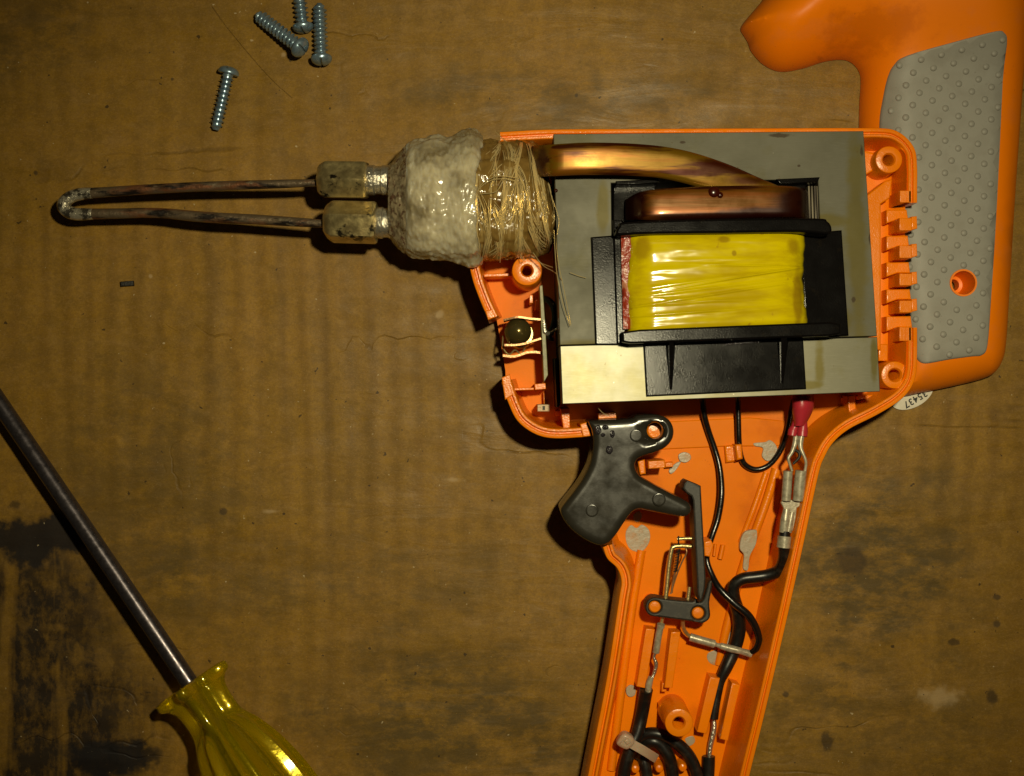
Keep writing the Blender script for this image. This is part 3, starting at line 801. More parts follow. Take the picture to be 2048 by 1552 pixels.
body2 = heightfield('shell_body', out2, z2_raw, lambda XY, d, Z: np.maximum(0.1, Z - 3.0) * 0 + 0.1, M['orange_outer'], shell2, 1.5, [hole2_mm], rings=(0.08, 0.3, 0.7, 1.3, 2.2, 3.4))
PAD = [(1790, 128), (1810, 114), (1900, 90), (1980, 71), (1998, 73), (2007, 86), (2007, 130), (2000, 300), (1992, 460), (1983, 600), (1976, 690), (1966, 710), (1945, 713), (1900, 719), (1862, 726), (1846, 726), (1836, 716), (1826, 690),
       (1806, 560), (1790, 430), (1770, 300), (1766, 240), (1772, 190), (1780, 150)]
pad_mm = [P(x, y, 11)[:2] for x, y in smooth_path(PAD, 4, True)]
o2 = list(out2)
def zpad(XY, d):
    dd = dist_poly(XY, o2)
    return z2_raw(XY, dd) + 0.45 * np.sqrt(np.clip(1 - (1 - np.clip(d / 0.5, 0, 1)) ** 2, 0, 1)) + 0.05
pad = heightfield('grip_pad', pad_mm, zpad, lambda XY, d, Z: Z - 0.8, M['grey_rubber'], shell2, 1.5, [hole2_mm], rings=(0.12, 0.3, 0.55))
# raised dots of the pad share one mesh
r = 0.80
bv, bf = [], []
NB, MB_ = 12, 4
for i in range(MB_):
    a = math.pi / 2 * i / MB_
    for k in range(NB):
        t = 2 * math.pi * k / NB
        bv.append((r * math.cos(a) * math.cos(t), r * math.cos(a) * math.sin(t), 0.42 * math.sin(a) * r / 0.8 - 0.05))
bv.append((0, 0, 0.37))
for i in range(MB_ - 1):
    for k in range(NB):
        bf.append((i * NB + k, i * NB + (k + 1) % NB, (i + 1) * NB + (k + 1) % NB, (i + 1) * NB + k))
for k in range(NB): bf.append(((MB_ - 1) * NB + k, (MB_ - 1) * NB + (k + 1) % NB, MB_ * NB))
proto_bump = obj('bump', bv, bf, M['grey_rubber'], None, 80)
bump_me = proto_bump.data
bpy.data.objects.remove(proto_bump)
cand = []
for i in range(-30, 30):
    for j in range(-30, 60):
        px = 1799 + 39.3 * i + 26 * j; py = 131 - 9 * i + 15.5 * j
        if not (1740 < px < 2030 and 60 < py < 740): continue
        cand.append((px, py))
cm = np.array([P(x, y, 11)[:2] for x, y in cand])
ins = in_poly(cm, pad_mm) & (dist_poly(cm, pad_mm) > 0.95) & (np.hypot(*(cm - np.array(P(1925, 566, 11)[:2])).T) > L(25, 11) + 0.6)
cm = cm[ins]
cz = zpad(cm, np.full(len(cm), 5.0))
for (x, y), z in zip(cm, cz):
    o = bpy.data.objects.new('bump', bump_me)
    scene.collection.objects.link(o)
    o.location = (x * MM, y * MM, (z - 0.02) * MM)
    attach(o, pad)
    o.matrix_parent_inverse = Matrix.Identity(4)
# sunk screw recess
c = P(1925, 566, 11); ro = L(25, 11)
ring_lathe('screw_recess', (c[0], c[1], 0), (c[0], c[1], 12), [(11.0, ro + 0.35), (11.75, ro + 0.25), (11.75, ro - 0.15), (6, ro - 0.45), (4.6, ro - 0.8), (4.4, 1.35), (1.2, 1.3), (1.2, ro + 0.1), (8, ro + 0.1)], M['orange_outer'], shell2)

# ------------------------------------------------------------------ white oval sticker
st = thing('sticker', 'white oval paper sticker with printed number peeking out below the grip', 'sticker', P(1828, 800, 0))
ell = []
for i in range(40):
    a = 2 * math.pi * i / 40
    u, v = 46 * math.cos(a), 27 * math.sin(a)
    t = math.radians(-27)
    ell.append((1824 + u * math.cos(t) - v * math.sin(t), 788 + u * math.sin(t) + v * math.cos(t)))
prism('paper', ell, 0.28, 0.05, M['paper'], st, 0.03)
cu = bpy.data.curves.new('number_print', 'FONT')
cu.body = "35437"; cu.size = 2.2 * MM; cu.offset = 0.05 * MM; cu.align_x = 'LEFT'; cu.space_character = 1.12
to = bpy.data.objects.new('tmp', cu); scene.collection.objects.link(to)
bpy.context.view_layer.update()
dg = bpy.context.evaluated_depsgraph_get()
tm = bpy.data.meshes.new_from_object(to.evaluated_get(dg))
bpy.data.objects.remove(to)
tx = bpy.data.objects.new('number_print', tm)
tm.materials.clear(); tm.materials.append(M['ink'])
a0 = P(1850, 780, 0.3)
ang = math.atan2(-(814 - 786), (1804 - 1851))
tm.transform(Matrix.Translation((a0[0] * MM, a0[1] * MM, 0.295 * MM)) @ Matrix.Rotation(ang, 4, 'Z'))
scene.collection.objects.link(tx); attach(tx, st)

# ------------------------------------------------------------------ transformer
def zc(px, py): return 30.0 - 2.0 * (px - 1107) / 640 + 3.7 * (py - 265) / 540
tr = thing('transformer', 'transformer with steel core, black bobbin and yellow taped winding inside the open shell', 'transformer', P(1430, 530, 5))
ecore = [(1107, 268), (1727, 262), (1754, 672), (1120, 690)]
win = [(1222, 366), (1636, 358), (1650, 668), (1226, 680)]
core = prism('core_stack', ecore, zc, 6.5, M['core'], tr, 0.12, [win], 1)
bar = prism('core_bar', [(1120.4, 692), (1754.4, 674), (1760, 783), (1125, 808)], lambda x, y: zc(x, y) + 0.05, 6.8, M['core_bare'], tr, 0.12, (), 1)
# side walls of the stack are sheet edges
for o in (core, bar):
    o.data.materials.append(M['lam'])
    for p in o.data.polygons:
        if abs(p.normal.z) < 0.3: p.material_index = 1
prism('core_leg', [(1300, 380), (1600, 374), (1606, 660), (1304, 668)], lambda x, y: zc(x, y) - 1.0, 7, M['dark'], tr, 0.1)
prism('window_floor', [(1205, 352), (1655, 345), (1668, 690), (1212, 698)], lambda x, y: zc(x, y) - 14, 7, M['dark'], tr, 0)
# bobbin
bob = prism('bobbin', [(1182, 474), (1232, 470), (1240, 560), (1244, 690), (1191, 690)], lambda x, y: zc(x, y) + 1.0, lambda x, y: 20, M['black'], tr, 0.35)
prism('bobbin_wall', [(1226, 440), (1246, 440), (1252, 660), (1240, 688), (1234, 688)], lambda x, y: zc(x, y) + 2.0, 20, M['black'], bob, 0.3)
prism('bobbin_cheek', [(1600, 470), (1660, 462), (1684, 460), (1698, 671), (1612, 676)], lambda x, y: zc(x, y) + 1.0, 20, M['black'], bob, 0.35)
prism('bobbin_tab', [(1226, 372), (1238, 361), (1317, 357), (1313, 371), (1304, 440), (1226, 444)], lambda x, y: zc(x, y) - 3.5, 14, M['black'], bob, 0.3)
prism('bobbin_tab', [(1232, 362), (1318, 357.5), (1315, 366), (1232, 370)], lambda x, y: zc(x, y) + 0.8, 18, M['black'], bob, 0.2)
prism('bobbin_tab', [(1553, 358), (1640, 354), (1636, 364), (1560, 368)], lambda x, y: zc(x, y) + 0.8, 18, M['black'], bob, 0.2)
prism('bobbin_tab', [(1548, 366), (1614, 362), (1612, 378), (1600, 446), (1548, 446)], lambda x, y: zc(x, y) - 3.0, 14, M['black'], bob, 0.3)
for i, x in enumerate((1616, 1622, 1628, 1633)):
    prism('sheet_edge', [(x, 372), (x + 3.4, 371.5), (x + 6, 442), (x + 2.4, 442)], lambda a, b_, i=i: zc(a, b_) - 3.2 + 0.7 * i, 16, M['lam'], core, 0.05)
# upper and lower flanges of the bobbin
FT = lambda x, y: zc(x, y) + 7.5
prism('flange', smooth_path([(1236, 470), (1238, 452), (1262, 443), (1450, 437), (1630, 436), (1655, 442), (1664, 456), (1656, 468), (1600, 464), (1450, 466), (1290, 468)], 4, True), FT, 24, M['black'], bob, 0.5)
prism('flange', [(1244, 664), (1280, 659), (1450, 652), (1660, 644), (1682, 648), (1682, 668), (1660, 672), (1450, 680), (1262, 687), (1245, 684)], lambda x, y: zc(x, y) + 6.2, 24, M['black'], bob, 0.4)
prism('flange_step', [(1256, 682), (1450, 676), (1676, 668), (1680, 674), (1450, 684), (1258, 692)], lambda x, y: zc(x, y) + 2.0, 24, M['black'], bob, 0.3)
prism('foot_plate', [(1287, 690), (1607, 680), (1613, 778), (1293, 793)], lambda x, y: zc(x, y) + 0.9, 26, M['black'], bob, 0.3)
for (xa, xb, xt) in ((1332, 1352, 1342), (1556, 1578, 1564)):
    # sloping gusset under the flange
    zt = lambda x, y: zc(x, y)
    vs = []
    for (x, y, dz) in ((xa, 676, 0.5), (xb, 675, 0.5), (xt + 3, 780 if xt < 1400 else 768, 0.5), (xt - 3, 780 if xt < 1400 else 768, 0.5),
                       (xa + 6, 676, 6.0), (xb - 4, 675, 6.0), (xt + 2, 778 if xt < 1400 else 766, 1.4), (xt - 2, 778 if xt < 1400 else 766, 1.4)):
        vs.append(P(x, y, zt(x, y) + dz))
    obj('gusset', vs, [(0, 1, 2, 3), (4, 5, 6, 7), (0, 1, 5, 4), (1, 2, 6, 5), (2, 3, 7, 6), (3, 0, 4, 7)], M['black'], bob, 20)
prism('slot', smooth_path([(1444, 689), (1480, 683), (1515, 681), (1522, 684), (1490, 688), (1452, 691)], 3, True), lambda x, y: zc(x, y) + 1.3, 28, M['melt'], bob, 0.1)

# yellow tape: wound film, puckered in soft folds
def build_tape():
    nx, ny = 150, 190
    verts, faces = [], []
    rng = random.Random(3)
    folds = [(rng.uniform(0.05, 0.95), rng.uniform(-0.14, 0.14), rng.uniform(0.012, 0.03), rng.uniform(0.10, 0.34), rng.uniform(0, 1), rng.uniform(0.25, 0.7)) for _ in range(7)]
    folds += [(0.50, -0.26, 0.010, 0.75, 0.7, 0.35), (0.63, -0.22, 0.012, 0.7, 0.45, 0.5), (0.32, 0.10, 0.010, 0.6, 0.8, 0.3), (0.80, -0.06, 0.011, 0.6, 0.3, 0.3), (0.47, -0.20, 0.020, 0.55, 0.55, 0.6), (0.56, -0.16, 0.016, 0.5, 0.4, 0.6), (0.70, -0.05, 0.014, 0.35, 0.3, 0.6)]
    for j in range(ny):
        v = j / (ny - 1)
        for i in range(nx):
            u = i / (nx - 1)
            xl = 1252 + 3 * math.sin(v * 9) + 2 * noise.noise((0, v * 9, 1)); xr = 1606 + 6 * v + 3 * math.sin(v * 7 + 1) + 2.5 * noise.noise((3, v * 11, 1))
            yt = 466 - 4 * u + 4; yb = 668 - 18 * u
            px = xl + (xr - xl) * u; py = yt + (yb - yt) * v
            e = min(u, 1 - u) / 0.16
            drop = 0 if e > 1 else 4.5 * (1 - math.sqrt(max(0, 1 - (1 - e) ** 2)))
            z = zc(px, py) + 5.6 - drop + 0.5 * math.sin(math.pi * u)
            ev = min(v, 1 - v) / 0.08
            z -= 0 if ev > 1 else 0.9 * (1 - ev) ** 2
            for (v0, sl, w, a, uc, uw) in folds:
                q = (v - v0 - sl * (u - 0.5)) / w
                z += 0.45 * a * math.exp(-q * q) * math.exp(-((u - uc) / uw) ** 2)
            z += 0.20 * noise.noise((u * 2.5, v * 7, 0.3)) + 0.05 * noise.noise((u * 6, v * 20, 5.3))
            verts.append(P(px, py, z))
    for j in range(ny - 1):
        for i in range(nx - 1):
            a = j * nx + i
            faces.append((a, a + 1, a + nx + 1, a + nx))
    n = len(verts)
    b_idx = [i for i in range(nx)] + [j * nx + nx - 1 for j in range(1, ny)] + [(ny - 1) * nx + i for i in range(nx - 2, -1, -1)] + [j * nx for j in range(ny - 2, 0, -1)]
    verts += [(verts[i][0], verts[i][1], 27.0) for i in b_idx]
    m_ = len(b_idx)
    for k in range(m_):
        faces.append((b_idx[k], b_idx[(k + 1) % m_], n + (k + 1) % m_, n + k))
    faces.append(tuple(range(n, n + m_)))
    return obj('tape_winding', verts, faces, M['yellow_tape'], tr, 75)
tape = build_tape()
# torn pink edge film beside it
def ribbon_patch(name, left, right, zf, mat, parent, thick=0.3):
    n = len(left); verts = []; faces = []
    for (a, b_) in zip(left, right):
        for (x, y) in (a, ((a[0] + b_[0]) / 2, (a[1] + b_[1]) / 2), b_):
            verts.append(P(x, y, zf(x, y)))
    for i in range(n - 1):
        for k in range(2):
            q = i * 3 + k; faces.append((q, q + 1, q + 4, q + 3))
    m_ = len(verts)
    verts += [(x, y, z - thick) for x, y, z in verts]
    faces += [tuple(i + m_ for i in reversed(f)) for f in faces[:]]
    ed = [i * 3 for i in range(n)]; ed2 = [i * 3 + 2 for i in range(n)]
    for i in range(n - 1):
        faces.append((ed[i], ed[i + 1], ed[i + 1] + m_, ed[i] + m_)); faces.append((ed2[i], ed2[i + 1], ed2[i + 1] + m_, ed2[i] + m_))
    faces.append((0, 1, 1 + m_, m_)); faces.append((1, 2, 2 + m_, 1 + m_))
    a = (n - 1) * 3
    faces.append((a, a + 1, a + 1 + m_, a + m_)); faces.append((a + 1, a + 2, a + 2 + m_, a + 1 + m_))
    return obj(name, verts, faces, mat, parent, 60)
ys_ = [474, 500, 525, 550, 572, 590, 605, 622, 640, 658]
ribbon_patch('edge_film', [(1242 + 0.5 * i, y) for i, y in enumerate(ys_)], [(1262 + 5 * math.sin(i * 2.1) + (5 if i in (5, 8) else 0), y) for i, y in enumerate(ys_)],
             lambda x, y: zc(x, y) + 3.2 + 1.2 * noise.noise((x * 0.1, y * 0.06, 1)), M['red_film'], tape)

# heavy copper secondary: one band over the coil, one rising to the nozzle
def strap(name, top, bot, zfun, mat, parent, thick=1.6, n=8, m_=10, bulge=0.9):
    a = smooth_path(top, n); b_ = smooth_path(bot, n)
    verts, faces = [], []
    N = len(a)
    for i in range(N):
        ring = []
        for k in range(m_ + 1):
            t = k / m_
            x = a[i][0] + (b_[i][0] - a[i][0]) * t; y = a[i][1] + (b_[i][1] - a[i][1]) * t
            e = 2 * t - 1
            z = zfun(x, y, i / (N - 1)) + bulge * (math.sqrt(max(0, 1 - abs(e) ** 4)) - 1)
            ring.append((x, y, z))
        for (x, y, z) in ring: verts.append(P(x, y, z))
        for (x, y, z) in reversed(ring): verts.append(P(x, y, z - thick))
    R_ = 2 * (m_ + 1)
    for i in range(N - 1):
        for k in range(R_):
            q = i * R_ + k; w = i * R_ + (k + 1) % R_
            faces.append((q, w, w + R_, q + R_))
    faces.append(tuple(range(R_))); faces.append(tuple(range((N - 1) * R_, N * R_)))
    return obj(name, verts, faces, mat, parent, 60)
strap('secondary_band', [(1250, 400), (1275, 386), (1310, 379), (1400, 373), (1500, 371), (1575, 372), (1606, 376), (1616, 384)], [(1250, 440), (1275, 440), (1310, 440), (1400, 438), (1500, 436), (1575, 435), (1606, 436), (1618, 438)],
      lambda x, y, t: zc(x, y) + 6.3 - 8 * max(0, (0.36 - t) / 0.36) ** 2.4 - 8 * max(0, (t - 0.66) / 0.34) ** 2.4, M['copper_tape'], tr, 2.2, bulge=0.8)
strap('secondary_lead', [(1064, 292), (1088, 290), (1180, 285), (1290, 289), (1370, 301), (1450, 326), (1520, 356), (1560, 373)], [(1064, 352), (1088, 353), (1180, 350), (1290, 353), (1350, 362), (1410, 378), (1470, 392), (1530, 396)],
      lambda x, y, t: 37.2 + (322 - y) / 9.4 * 0.06 - 0.105 * (math.sqrt(((x - 1160) / 9.4) ** 2 + 30) - 5.5) - 9.0 * max(0, (1112 - x) / 48) ** 1.6, M['copper_lead'], tr, 2.6, bulge=0.9)
# dried varnish drops
for (px, py, r, dz) in ((1428, 384, 12, 6.4), (1440, 390, 7, 6.4), (1112, 381, 4, 0.2), (1468, 506, 4, 5.4)):
    c = P(px, py, zc(px, py) + dz); q = L(r, c[2])
    lathe('varnish_drop', (c[0], c[1], c[2] - 0.3), (c[0], c[1], c[2] + 1), [(0, q), (0.35, q * 0.9), (0.55, q * 0.6), (0.62, q * 0.15)], M['varnish'], tr, 14, angle=80)

# ------------------------------------------------------------------ glass-fibre wrapped nozzle
noz = thing('nozzle_insulation', 'lump of pale silicone and glass fibre wrapped round the gun nozzle', 'insulation', P(950, 400, 4))
def loft(name, st, zcen, mat, parent, nrad=220, sub=16, amp=0.6, freq=0.25, pw=2.2, dim=0.12, df=(1.5, 0.65)):
    s = smooth_path(st, sub)
    verts, faces = [], []
    for (x, yt, yb, rz) in s:
        cy, ry = (yt + yb) / 2, (yb - yt) / 2
        for k in range(nrad):
            a = 2 * math.pi * k / nrad
            ca, sa = math.cos(a), math.sin(a)
            f = (abs(ca) ** pw + abs(sa) ** pw) ** (-1 / pw)
            p = Vector(P(x, cy - ry * ca * f, zcen + rz * sa * f))
            p += Vector((0, ca, sa)) * amp * (noise.noise(p * freq) + 0.5 * noise.noise(p * freq * 2.7) + 0.25 * noise.noise(p * freq * 6))
            q = Vector((p.x * df[0], p.y * df[1], p.z * df[1]))
            p += Vector((0, ca, sa)) * dim * (noise.noise(q) + 0.4 * noise.noise(q * 2.1))
            verts.append(tuple(p))
    n = len(s)
    for i in range(n - 1):
        for k in range(nrad):
            q = i * nrad + k; w = i * nrad + (k + 1) % nrad
            faces.append((q, w, w + nrad, q + nrad))
    faces.append(tuple(range(nrad))); faces.append(tuple(range((n - 1) * nrad, n * nrad)))
    return obj(name, verts, faces, mat, parent, 80)
loft('silicone_lump', [(812, 290, 506, 8.5), (822, 282, 511, 10), (840, 277, 515, 11.2), (868, 272, 517, 12.2), (896, 275, 522, 12.8), (920, 265, 529, 13.4), (940, 258, 536, 13.6), (955, 262, 534, 13.0), (966, 272, 522, 11)],
     18.5, M['silicone'], noz, amp=0.75)
loft('dirty_collar', [(776, 330, 474, 4.4), (786, 322, 484, 5.4), (798, 308, 497, 6.8), (812, 292, 505, 8.3), (822, 288, 508, 8.5)], 18.6, M['silicone_dirty'], noz, amp=0.8)
wrap_st = [(936, 292, 520, 11.5), (960, 282, 521, 12.6), (1000, 280, 520, 12.9), (1040, 281, 518, 12.7), (1070, 288, 514, 12.3), (1088, 318, 506, 11.8), (1100, 372, 497, 11), (1110, 405, 470, 9.5)]
loft('fibre_wrap', wrap_st, 19.0, M['fibre'], noz, amp=0.9, freq=0.2, dim=0.16, df=(1.5, 0.16))
# loose strands standing off the wrap
def strands():
    geo = ([], [])
    rng = random.Random(11)
    xs_ = [s[0] for s in wrap_st]
    def surf(x, t, lift):
        yt = np.interp(x, xs_, [s[1] for s in wrap_st]); yb = np.interp(x, xs_, [s[2] for s in wrap_st]); rz = np.interp(x, xs_, [s[3] for s in wrap_st])
        cy, ry = (yt + yb) / 2, (yb - yt) / 2
        a = math.pi * (1 - t)
        f = (abs(math.cos(a)) ** 2.2 + abs(math.sin(a)) ** 2.2) ** (-1 / 2.2)
        return P(x, cy - ry * math.cos(a) * f * -1 * -1 if False else cy + ry * math.cos(a) * f * -1 * -1, 19 + rz * math.sin(a) * f + lift)
    for bnd in range(54):
        bx = rng.uniform(938, 1096); bt = rng.uniform(0.04, 0.72); bl = rng.uniform(0.12, 0.5)
        bd = rng.gauss(0, 14) + (22 if bx > 1050 else 0); bc = rng.gauss(0, 16); blift = rng.uniform(0.1, 0.9)
        sp_ = rng.uniform(0.6, 3.5)
        for i in range(rng.randint(4, 12)):
            x0 = bx + rng.gauss(0, sp_); t0 = bt + rng.uniform(-0.03, 0.03); ln = bl * rng.uniform(0.7, 1.1)
            fray = rng.gauss(0, 5); pts = []
            for k in range(8):
                q = k / 7
                x = min(max(x0 + bd * q + bc * q * (1 - q) * 2 + fray * q * q, 940), 1109)
                pts.append(surf(x, min(0.985, max(0.015, t0 + ln * q)), blift * math.sin(math.pi * q) + 0.15 + 0.3 * q * q * rng.random()))
            tube_mm('', pts, rng.choice((0.035, 0.05, 0.05, 0.09)), None, None, 4, geo=geo)
    # stray loops and whiskers
    extra = [[(1112, 470, 30), (1116, 520, 33), (1128, 580, 35), (1142, 650, 34.5)], [(1108, 460, 31), (1113, 540, 33), (1124, 600, 34.6), (1140, 652, 34.6)],
             [(1066, 505, 27), (1085, 530, 26), (1110, 545, 30), (1124, 560, 33)], [(1040, 505, 25), (1046, 520, 25), (1052, 518, 25)], [(1062, 510, 25), (1080, 525, 25), (1106, 535, 29)],
             [(945, 405, 31), (960, 372, 33), (985, 355, 33), (1010, 352, 33), (1035, 356, 33)], [(944, 410, 31), (958, 378, 33.2), (984, 360, 33.4), (1012, 358, 33), (1030, 362, 33)],
             [(960, 388, 33), (990, 384, 33.3), (1000, 372, 33.4), (1006, 360, 33)], [(990, 263, 27), (1003, 275, 29), (1014, 284, 30)], [(1106, 400, 32), (1118, 440, 33), (1114, 470, 33)],
             [(1000, 470, 30), (1001, 500, 28), (1000, 525, 25)], [(975, 470, 30), (968, 500, 28), (964, 522, 25)], [(1140, 545, 33.2), (1158, 552, 32.8), (1172, 556, 32.6)], [(1195, 815, 24), (1206, 826, 25), (1218, 832, 25.5)]]
    for e in extra:
        tube_mm('', [P(*p) for p in smooth_path(e, 5)], 0.07, None, None, 4, geo=geo)
    o = obj('loose_strands', geo[0], geo[1], M['hairs'], noz, 60)
    o["kind"] = "stuff"
strands()

# ------------------------------------------------------------------ nuts and tip
def nut(px0, px1, pxf, py, tilt, R, rf, label):
    t = thing('collet_nut', label, 'nut', P((px0 + px1) / 2, py, 14), )
    A = Vector(P(px0, py - tilt, 17.6)); B = Vector(P(px1, py + tilt * 0.3, 18.4))
    ln = (B - A).length
    c_ = L(R, 18) / math.cos(math.pi / 6); tw = 0.628 if tilt < 1.5 else 0.30
    lathe('hex_body', A, B, [(0.0, c_ * 0.50), (0.05, c_ * 0.66), (0.5, c_ * 0.80), (1.5, c_ * 0.955), (2.0, c_), (ln - 0.5, c_), (ln - 0.05, c_ * 0.94), (ln, c_ * 0.8)], M['nut'], t, 72, 0, angle=24, mod=lambda h, a: min(0.982, math.cos(math.pi / 6) / math.cos((a + tw) % (math.pi / 3) - math.pi / 6)))
    C = Vector(P(pxf, py + tilt * 0.6, 18.6))
    l2 = (C - B).length
    q = L(rf, 18.5)
    lathe('ferrule', B, C, [(-0.5, q * 0.9), (0.1, q), (l2 * 0.25, q * 1.02), (l2 * 0.3, q * 0.94), (l2 * 0.5, q * 0.94), (l2 * 0.55, q * 1.0), (l2 + 2.5, q * 0.96)], M['solder'], t, 26, angle=30)
    return t
nut(637, 735, 790, 360, 1.0, 36, 30, 'dirty hex collet nut on the straight leg of the soldering tip')
nut(650, 754, 800, 445, 2.0, 38, 31, 'black smudged hex collet nut on the bowed leg of the soldering tip')
tip = thing('soldering_tip', 'long bent copper wire soldering tip, blackened and oxidised, with tinned end', 'soldering tip', P(120, 412, 8))
tube('wire', [(655, 365, 17.6), (620, 366, 17.2), (560, 368, 16.4), (460, 371, 14.8), (383, 374, 13.6), (290, 379, 12.2), (215, 384, 11.0), (171, 387, 10.4), (150, 390, 10.2)], [7.5, 7.5, 8.8, 9.4, 9.8, 10, 10.4, 10.8, 11], M['tip'], tip, 16)
tube('wire', [(668, 449, 17.6), (640, 447, 17.2), (575, 443, 16.2), (504, 438.5, 15.2), (440, 436, 14.2), (383, 432, 13.2), (335, 427, 12.4), (292, 425.6, 11.8), (235, 427, 11.0), (177, 428, 10.4), (152, 428, 10.2)], [8.3, 8.3, 9.6, 10.2, 10.8, 10.8, 10.2, 10, 10.4, 11, 11], M['tip'], tip, 16)
tube('tinned_bend', [(184, 386, 10.55), (165, 387.5, 10.4), (146, 392, 10.2), (132, 401, 10.0), (127, 411, 10.0), (133, 421, 10.0), (148, 427.5, 10.2), (168, 428.5, 10.4), (186, 428, 10.5)], [11.2, 12.4, 12.6, 13, 13, 13, 12.8, 12.4, 11.2],
     gmat('tinned_dirty', (0.55, 0.50, 0.38), 0.28, 0.7, layers=[(0.55, 4, (0.05, 0.04, 0.03), 0.48, 0.58, 0.9)], bumps=[(1.0, 4, 0.3)]), tip, 16)

# ------------------------------------------------------------------ trigger
trig_pts = [(1177, 845), (1182, 841), (1220, 840), (1262, 837), (1272, 831), (1300, 829), (1323, 831), (1339, 841), (1347, 859), (1344, 879), (1330, 895), (1310, 904), (1288, 911), (1274, 919), (1270, 933), (1279, 951), (1303, 966), (1337, 984),
            (1368, 1000), (1381, 1010), (1381, 1025), (1366, 1033), (1332, 1028), (1296, 1021), (1276, 1018), (1263, 1025), (1249, 1043), (1231, 1070), (1215, 1087), (1198, 1090), (1171, 1079), (1144, 1059), (1127, 1038), (1121, 1020), (1129, 1006),
            (1148, 982), (1166, 956), (1180, 926), (1186, 890), (1184, 862)]
trg = thing('trigger', 'black plastic pistol trigger with round pivot hole resting on the shell', 'trigger', P(1230, 960, 8))
tp = smooth_path(trig_pts, 4, True)
thole = [P(x, y, 24)[:2] for x, y in circle_px(1311, 862, 16.6, 32)]
def z_trig(XY, d):
    d = np.minimum(d, dist_poly(XY, thole) * 1.6)
    q = np.clip(d / 1.5, 0, 1)
    return 23.1 + 1.25 * np.sqrt(np.clip(1 - (1 - q) ** 2.2, 0, 1)) - 0.022 * (XY[:, 0] - 22) + 0.004 * (XY[:, 1] + 22)
heightfield('trigger_body', [P(x, y, 23)[:2] for x, y in tp], z_trig, 9.5, M['trigger'], trg, 0.9, [thole], rings=(0.06, 0.2, 0.45, 0.8, 1.3, 1.9), angle=55)
# side skirt that shows along the finger edge
tri_mm = [P(x, y, 23)[:2] for x, y in tp]
if area2(tri_mm) < 0: tri_mm.reverse()
for (px, py, r) in ((1272, 871, 12.5), (1318, 999, 13.5), (1184, 1021, 13)):
    c = P(px, py, 24.4); q = L(r, 24.4)
    ring_lathe('pin_mark', (c[0], c[1], 24), (c[0], c[1], 25), [(0.40, q * 1.0), (0.62, q * 0.98), (0.68, q * 0.9), (0.68, q * 0.80), (0.53, q * 0.76), (0.53, 0.03), (0.3, 0.03)], M['trigger'], trg, 24)
for (px, py, rx, ry, s) in ((1196, 860, 7, 10, 1), (1211, 855, 7, 5, 2), (1225, 868, 5, 8, 3), (1219, 900, 7, 9, 4), (1206, 870, 5, 4, 5)):
    pts = [(px + rx * math.cos(2 * math.pi * i / 18) * (1 + 0.25 * noise.noise((i * 0.7, s, 0))), py + ry * math.sin(2 * math.pi * i / 18) * (1 + 0.25 * noise.noise((i * 0.7, s, 4)))) for i in range(18)]
    prism('melted_spot', pts, 24.95, 23.6, M['melt'], trg, 0.45, angle=80)
c = P(1311, 862, 20)
lathe('pivot_pin', (c[0], c[1], 2), (c[0], c[1], 21), [(0, 2.1), (15.8, 1.72), (16.2, 1.4), (16.3, 0.3)], M['orange'], shell, 22)

# ------------------------------------------------------------------ switch: bracket, lever, contacts, spring
sw = thing('switch', 'black lever switch with brass contact wires on two orange posts in the grip', 'switch', P(1360, 1220, 4))
br = [(1291, 1214), (1294, 1203), (1303, 1196), (1314, 1195), (1330, 1198), (1385, 1203), (1391, 1196), (1396, 1204), (1404, 1203), (1410, 1190), (1417, 1166), (1423, 1160), (1425, 1172), (1419, 1205), (1421, 1230), (1416, 1241), (1404, 1247), (1390, 1244), (1315, 1234), (1300, 1231), (1293, 1224)]
prism('bracket', br, 15.5, 10, M['black_dull'], sw, 0.45, [circle_px(1310, 1214, 12.5), circle_px(1396.5, 1226.5, 13)], smooth=3)
for (px, py) in ((1310, 1214), (1396.5, 1226.5)):
    c = P(px, py, 15)
    lathe('switch_post', (c[0], c[1], 2), (c[0], c[1], 15), [(0, 1.7), (12.4, 1.34), (12.7, 1.1), (12.8, 0.3)], M['orange'], shell, 22)
prism('lever_arm', [(1375, 961), (1402, 972), (1403, 992), (1412, 1155), (1410, 1180), (1404, 1201), (1398, 1201), (1395, 1185), (1386, 1002), (1383, 993), (1373, 986), (1366, 977), (1369, 966)], 20, 12, M['black_dull'], sw, 0.4, seg=2)
tube('contact_wire', [(1331, 1198, 14), (1334, 1170, 14), (1338, 1130, 14), (1343, 1100, 14), (1347, 1094, 14), (1355, 1092, 14), (1372, 1092, 14), (1391, 1094, 14)], 4.5, M['brass'], sw, 8, 5)
tube('contact_wire', [(1354, 1078, 15), (1370, 1077, 15), (1390, 1077, 15)], 3.6, M['brass'], sw, 8, 3)
tube('contact_wire', [(1379, 1174, 13), (1377, 1190, 13), (1375, 1204, 13)], 4.0, M['brass'], sw, 8, 3)
tube('contact_wire', [(1326, 1232, 13), (1323, 1245, 12), (1321, 1258, 11)], 4.0, M['brass'], sw, 8, 3)
tube('contact_wire', [(1366, 1238, 13), (1366, 1252, 11.5), (1371, 1264, 10.5), (1381, 1274, 10)], 4.2, M['brass'], sw, 8, 5)
hel = []
for i in range(15 * 8):
    t = i / (15 * 8 - 1); a = 2 * math.pi * i / 8
    p = P(1357 - 6.5 * t, 1098 + 46 * t, 13.2)
    hel.append((p[0] + 0.42 * math.cos(a), p[1], p[2] + 0.42 * math.sin(a)))
tube_mm('spring', hel, 0.13, M['dark'], sw, 5)
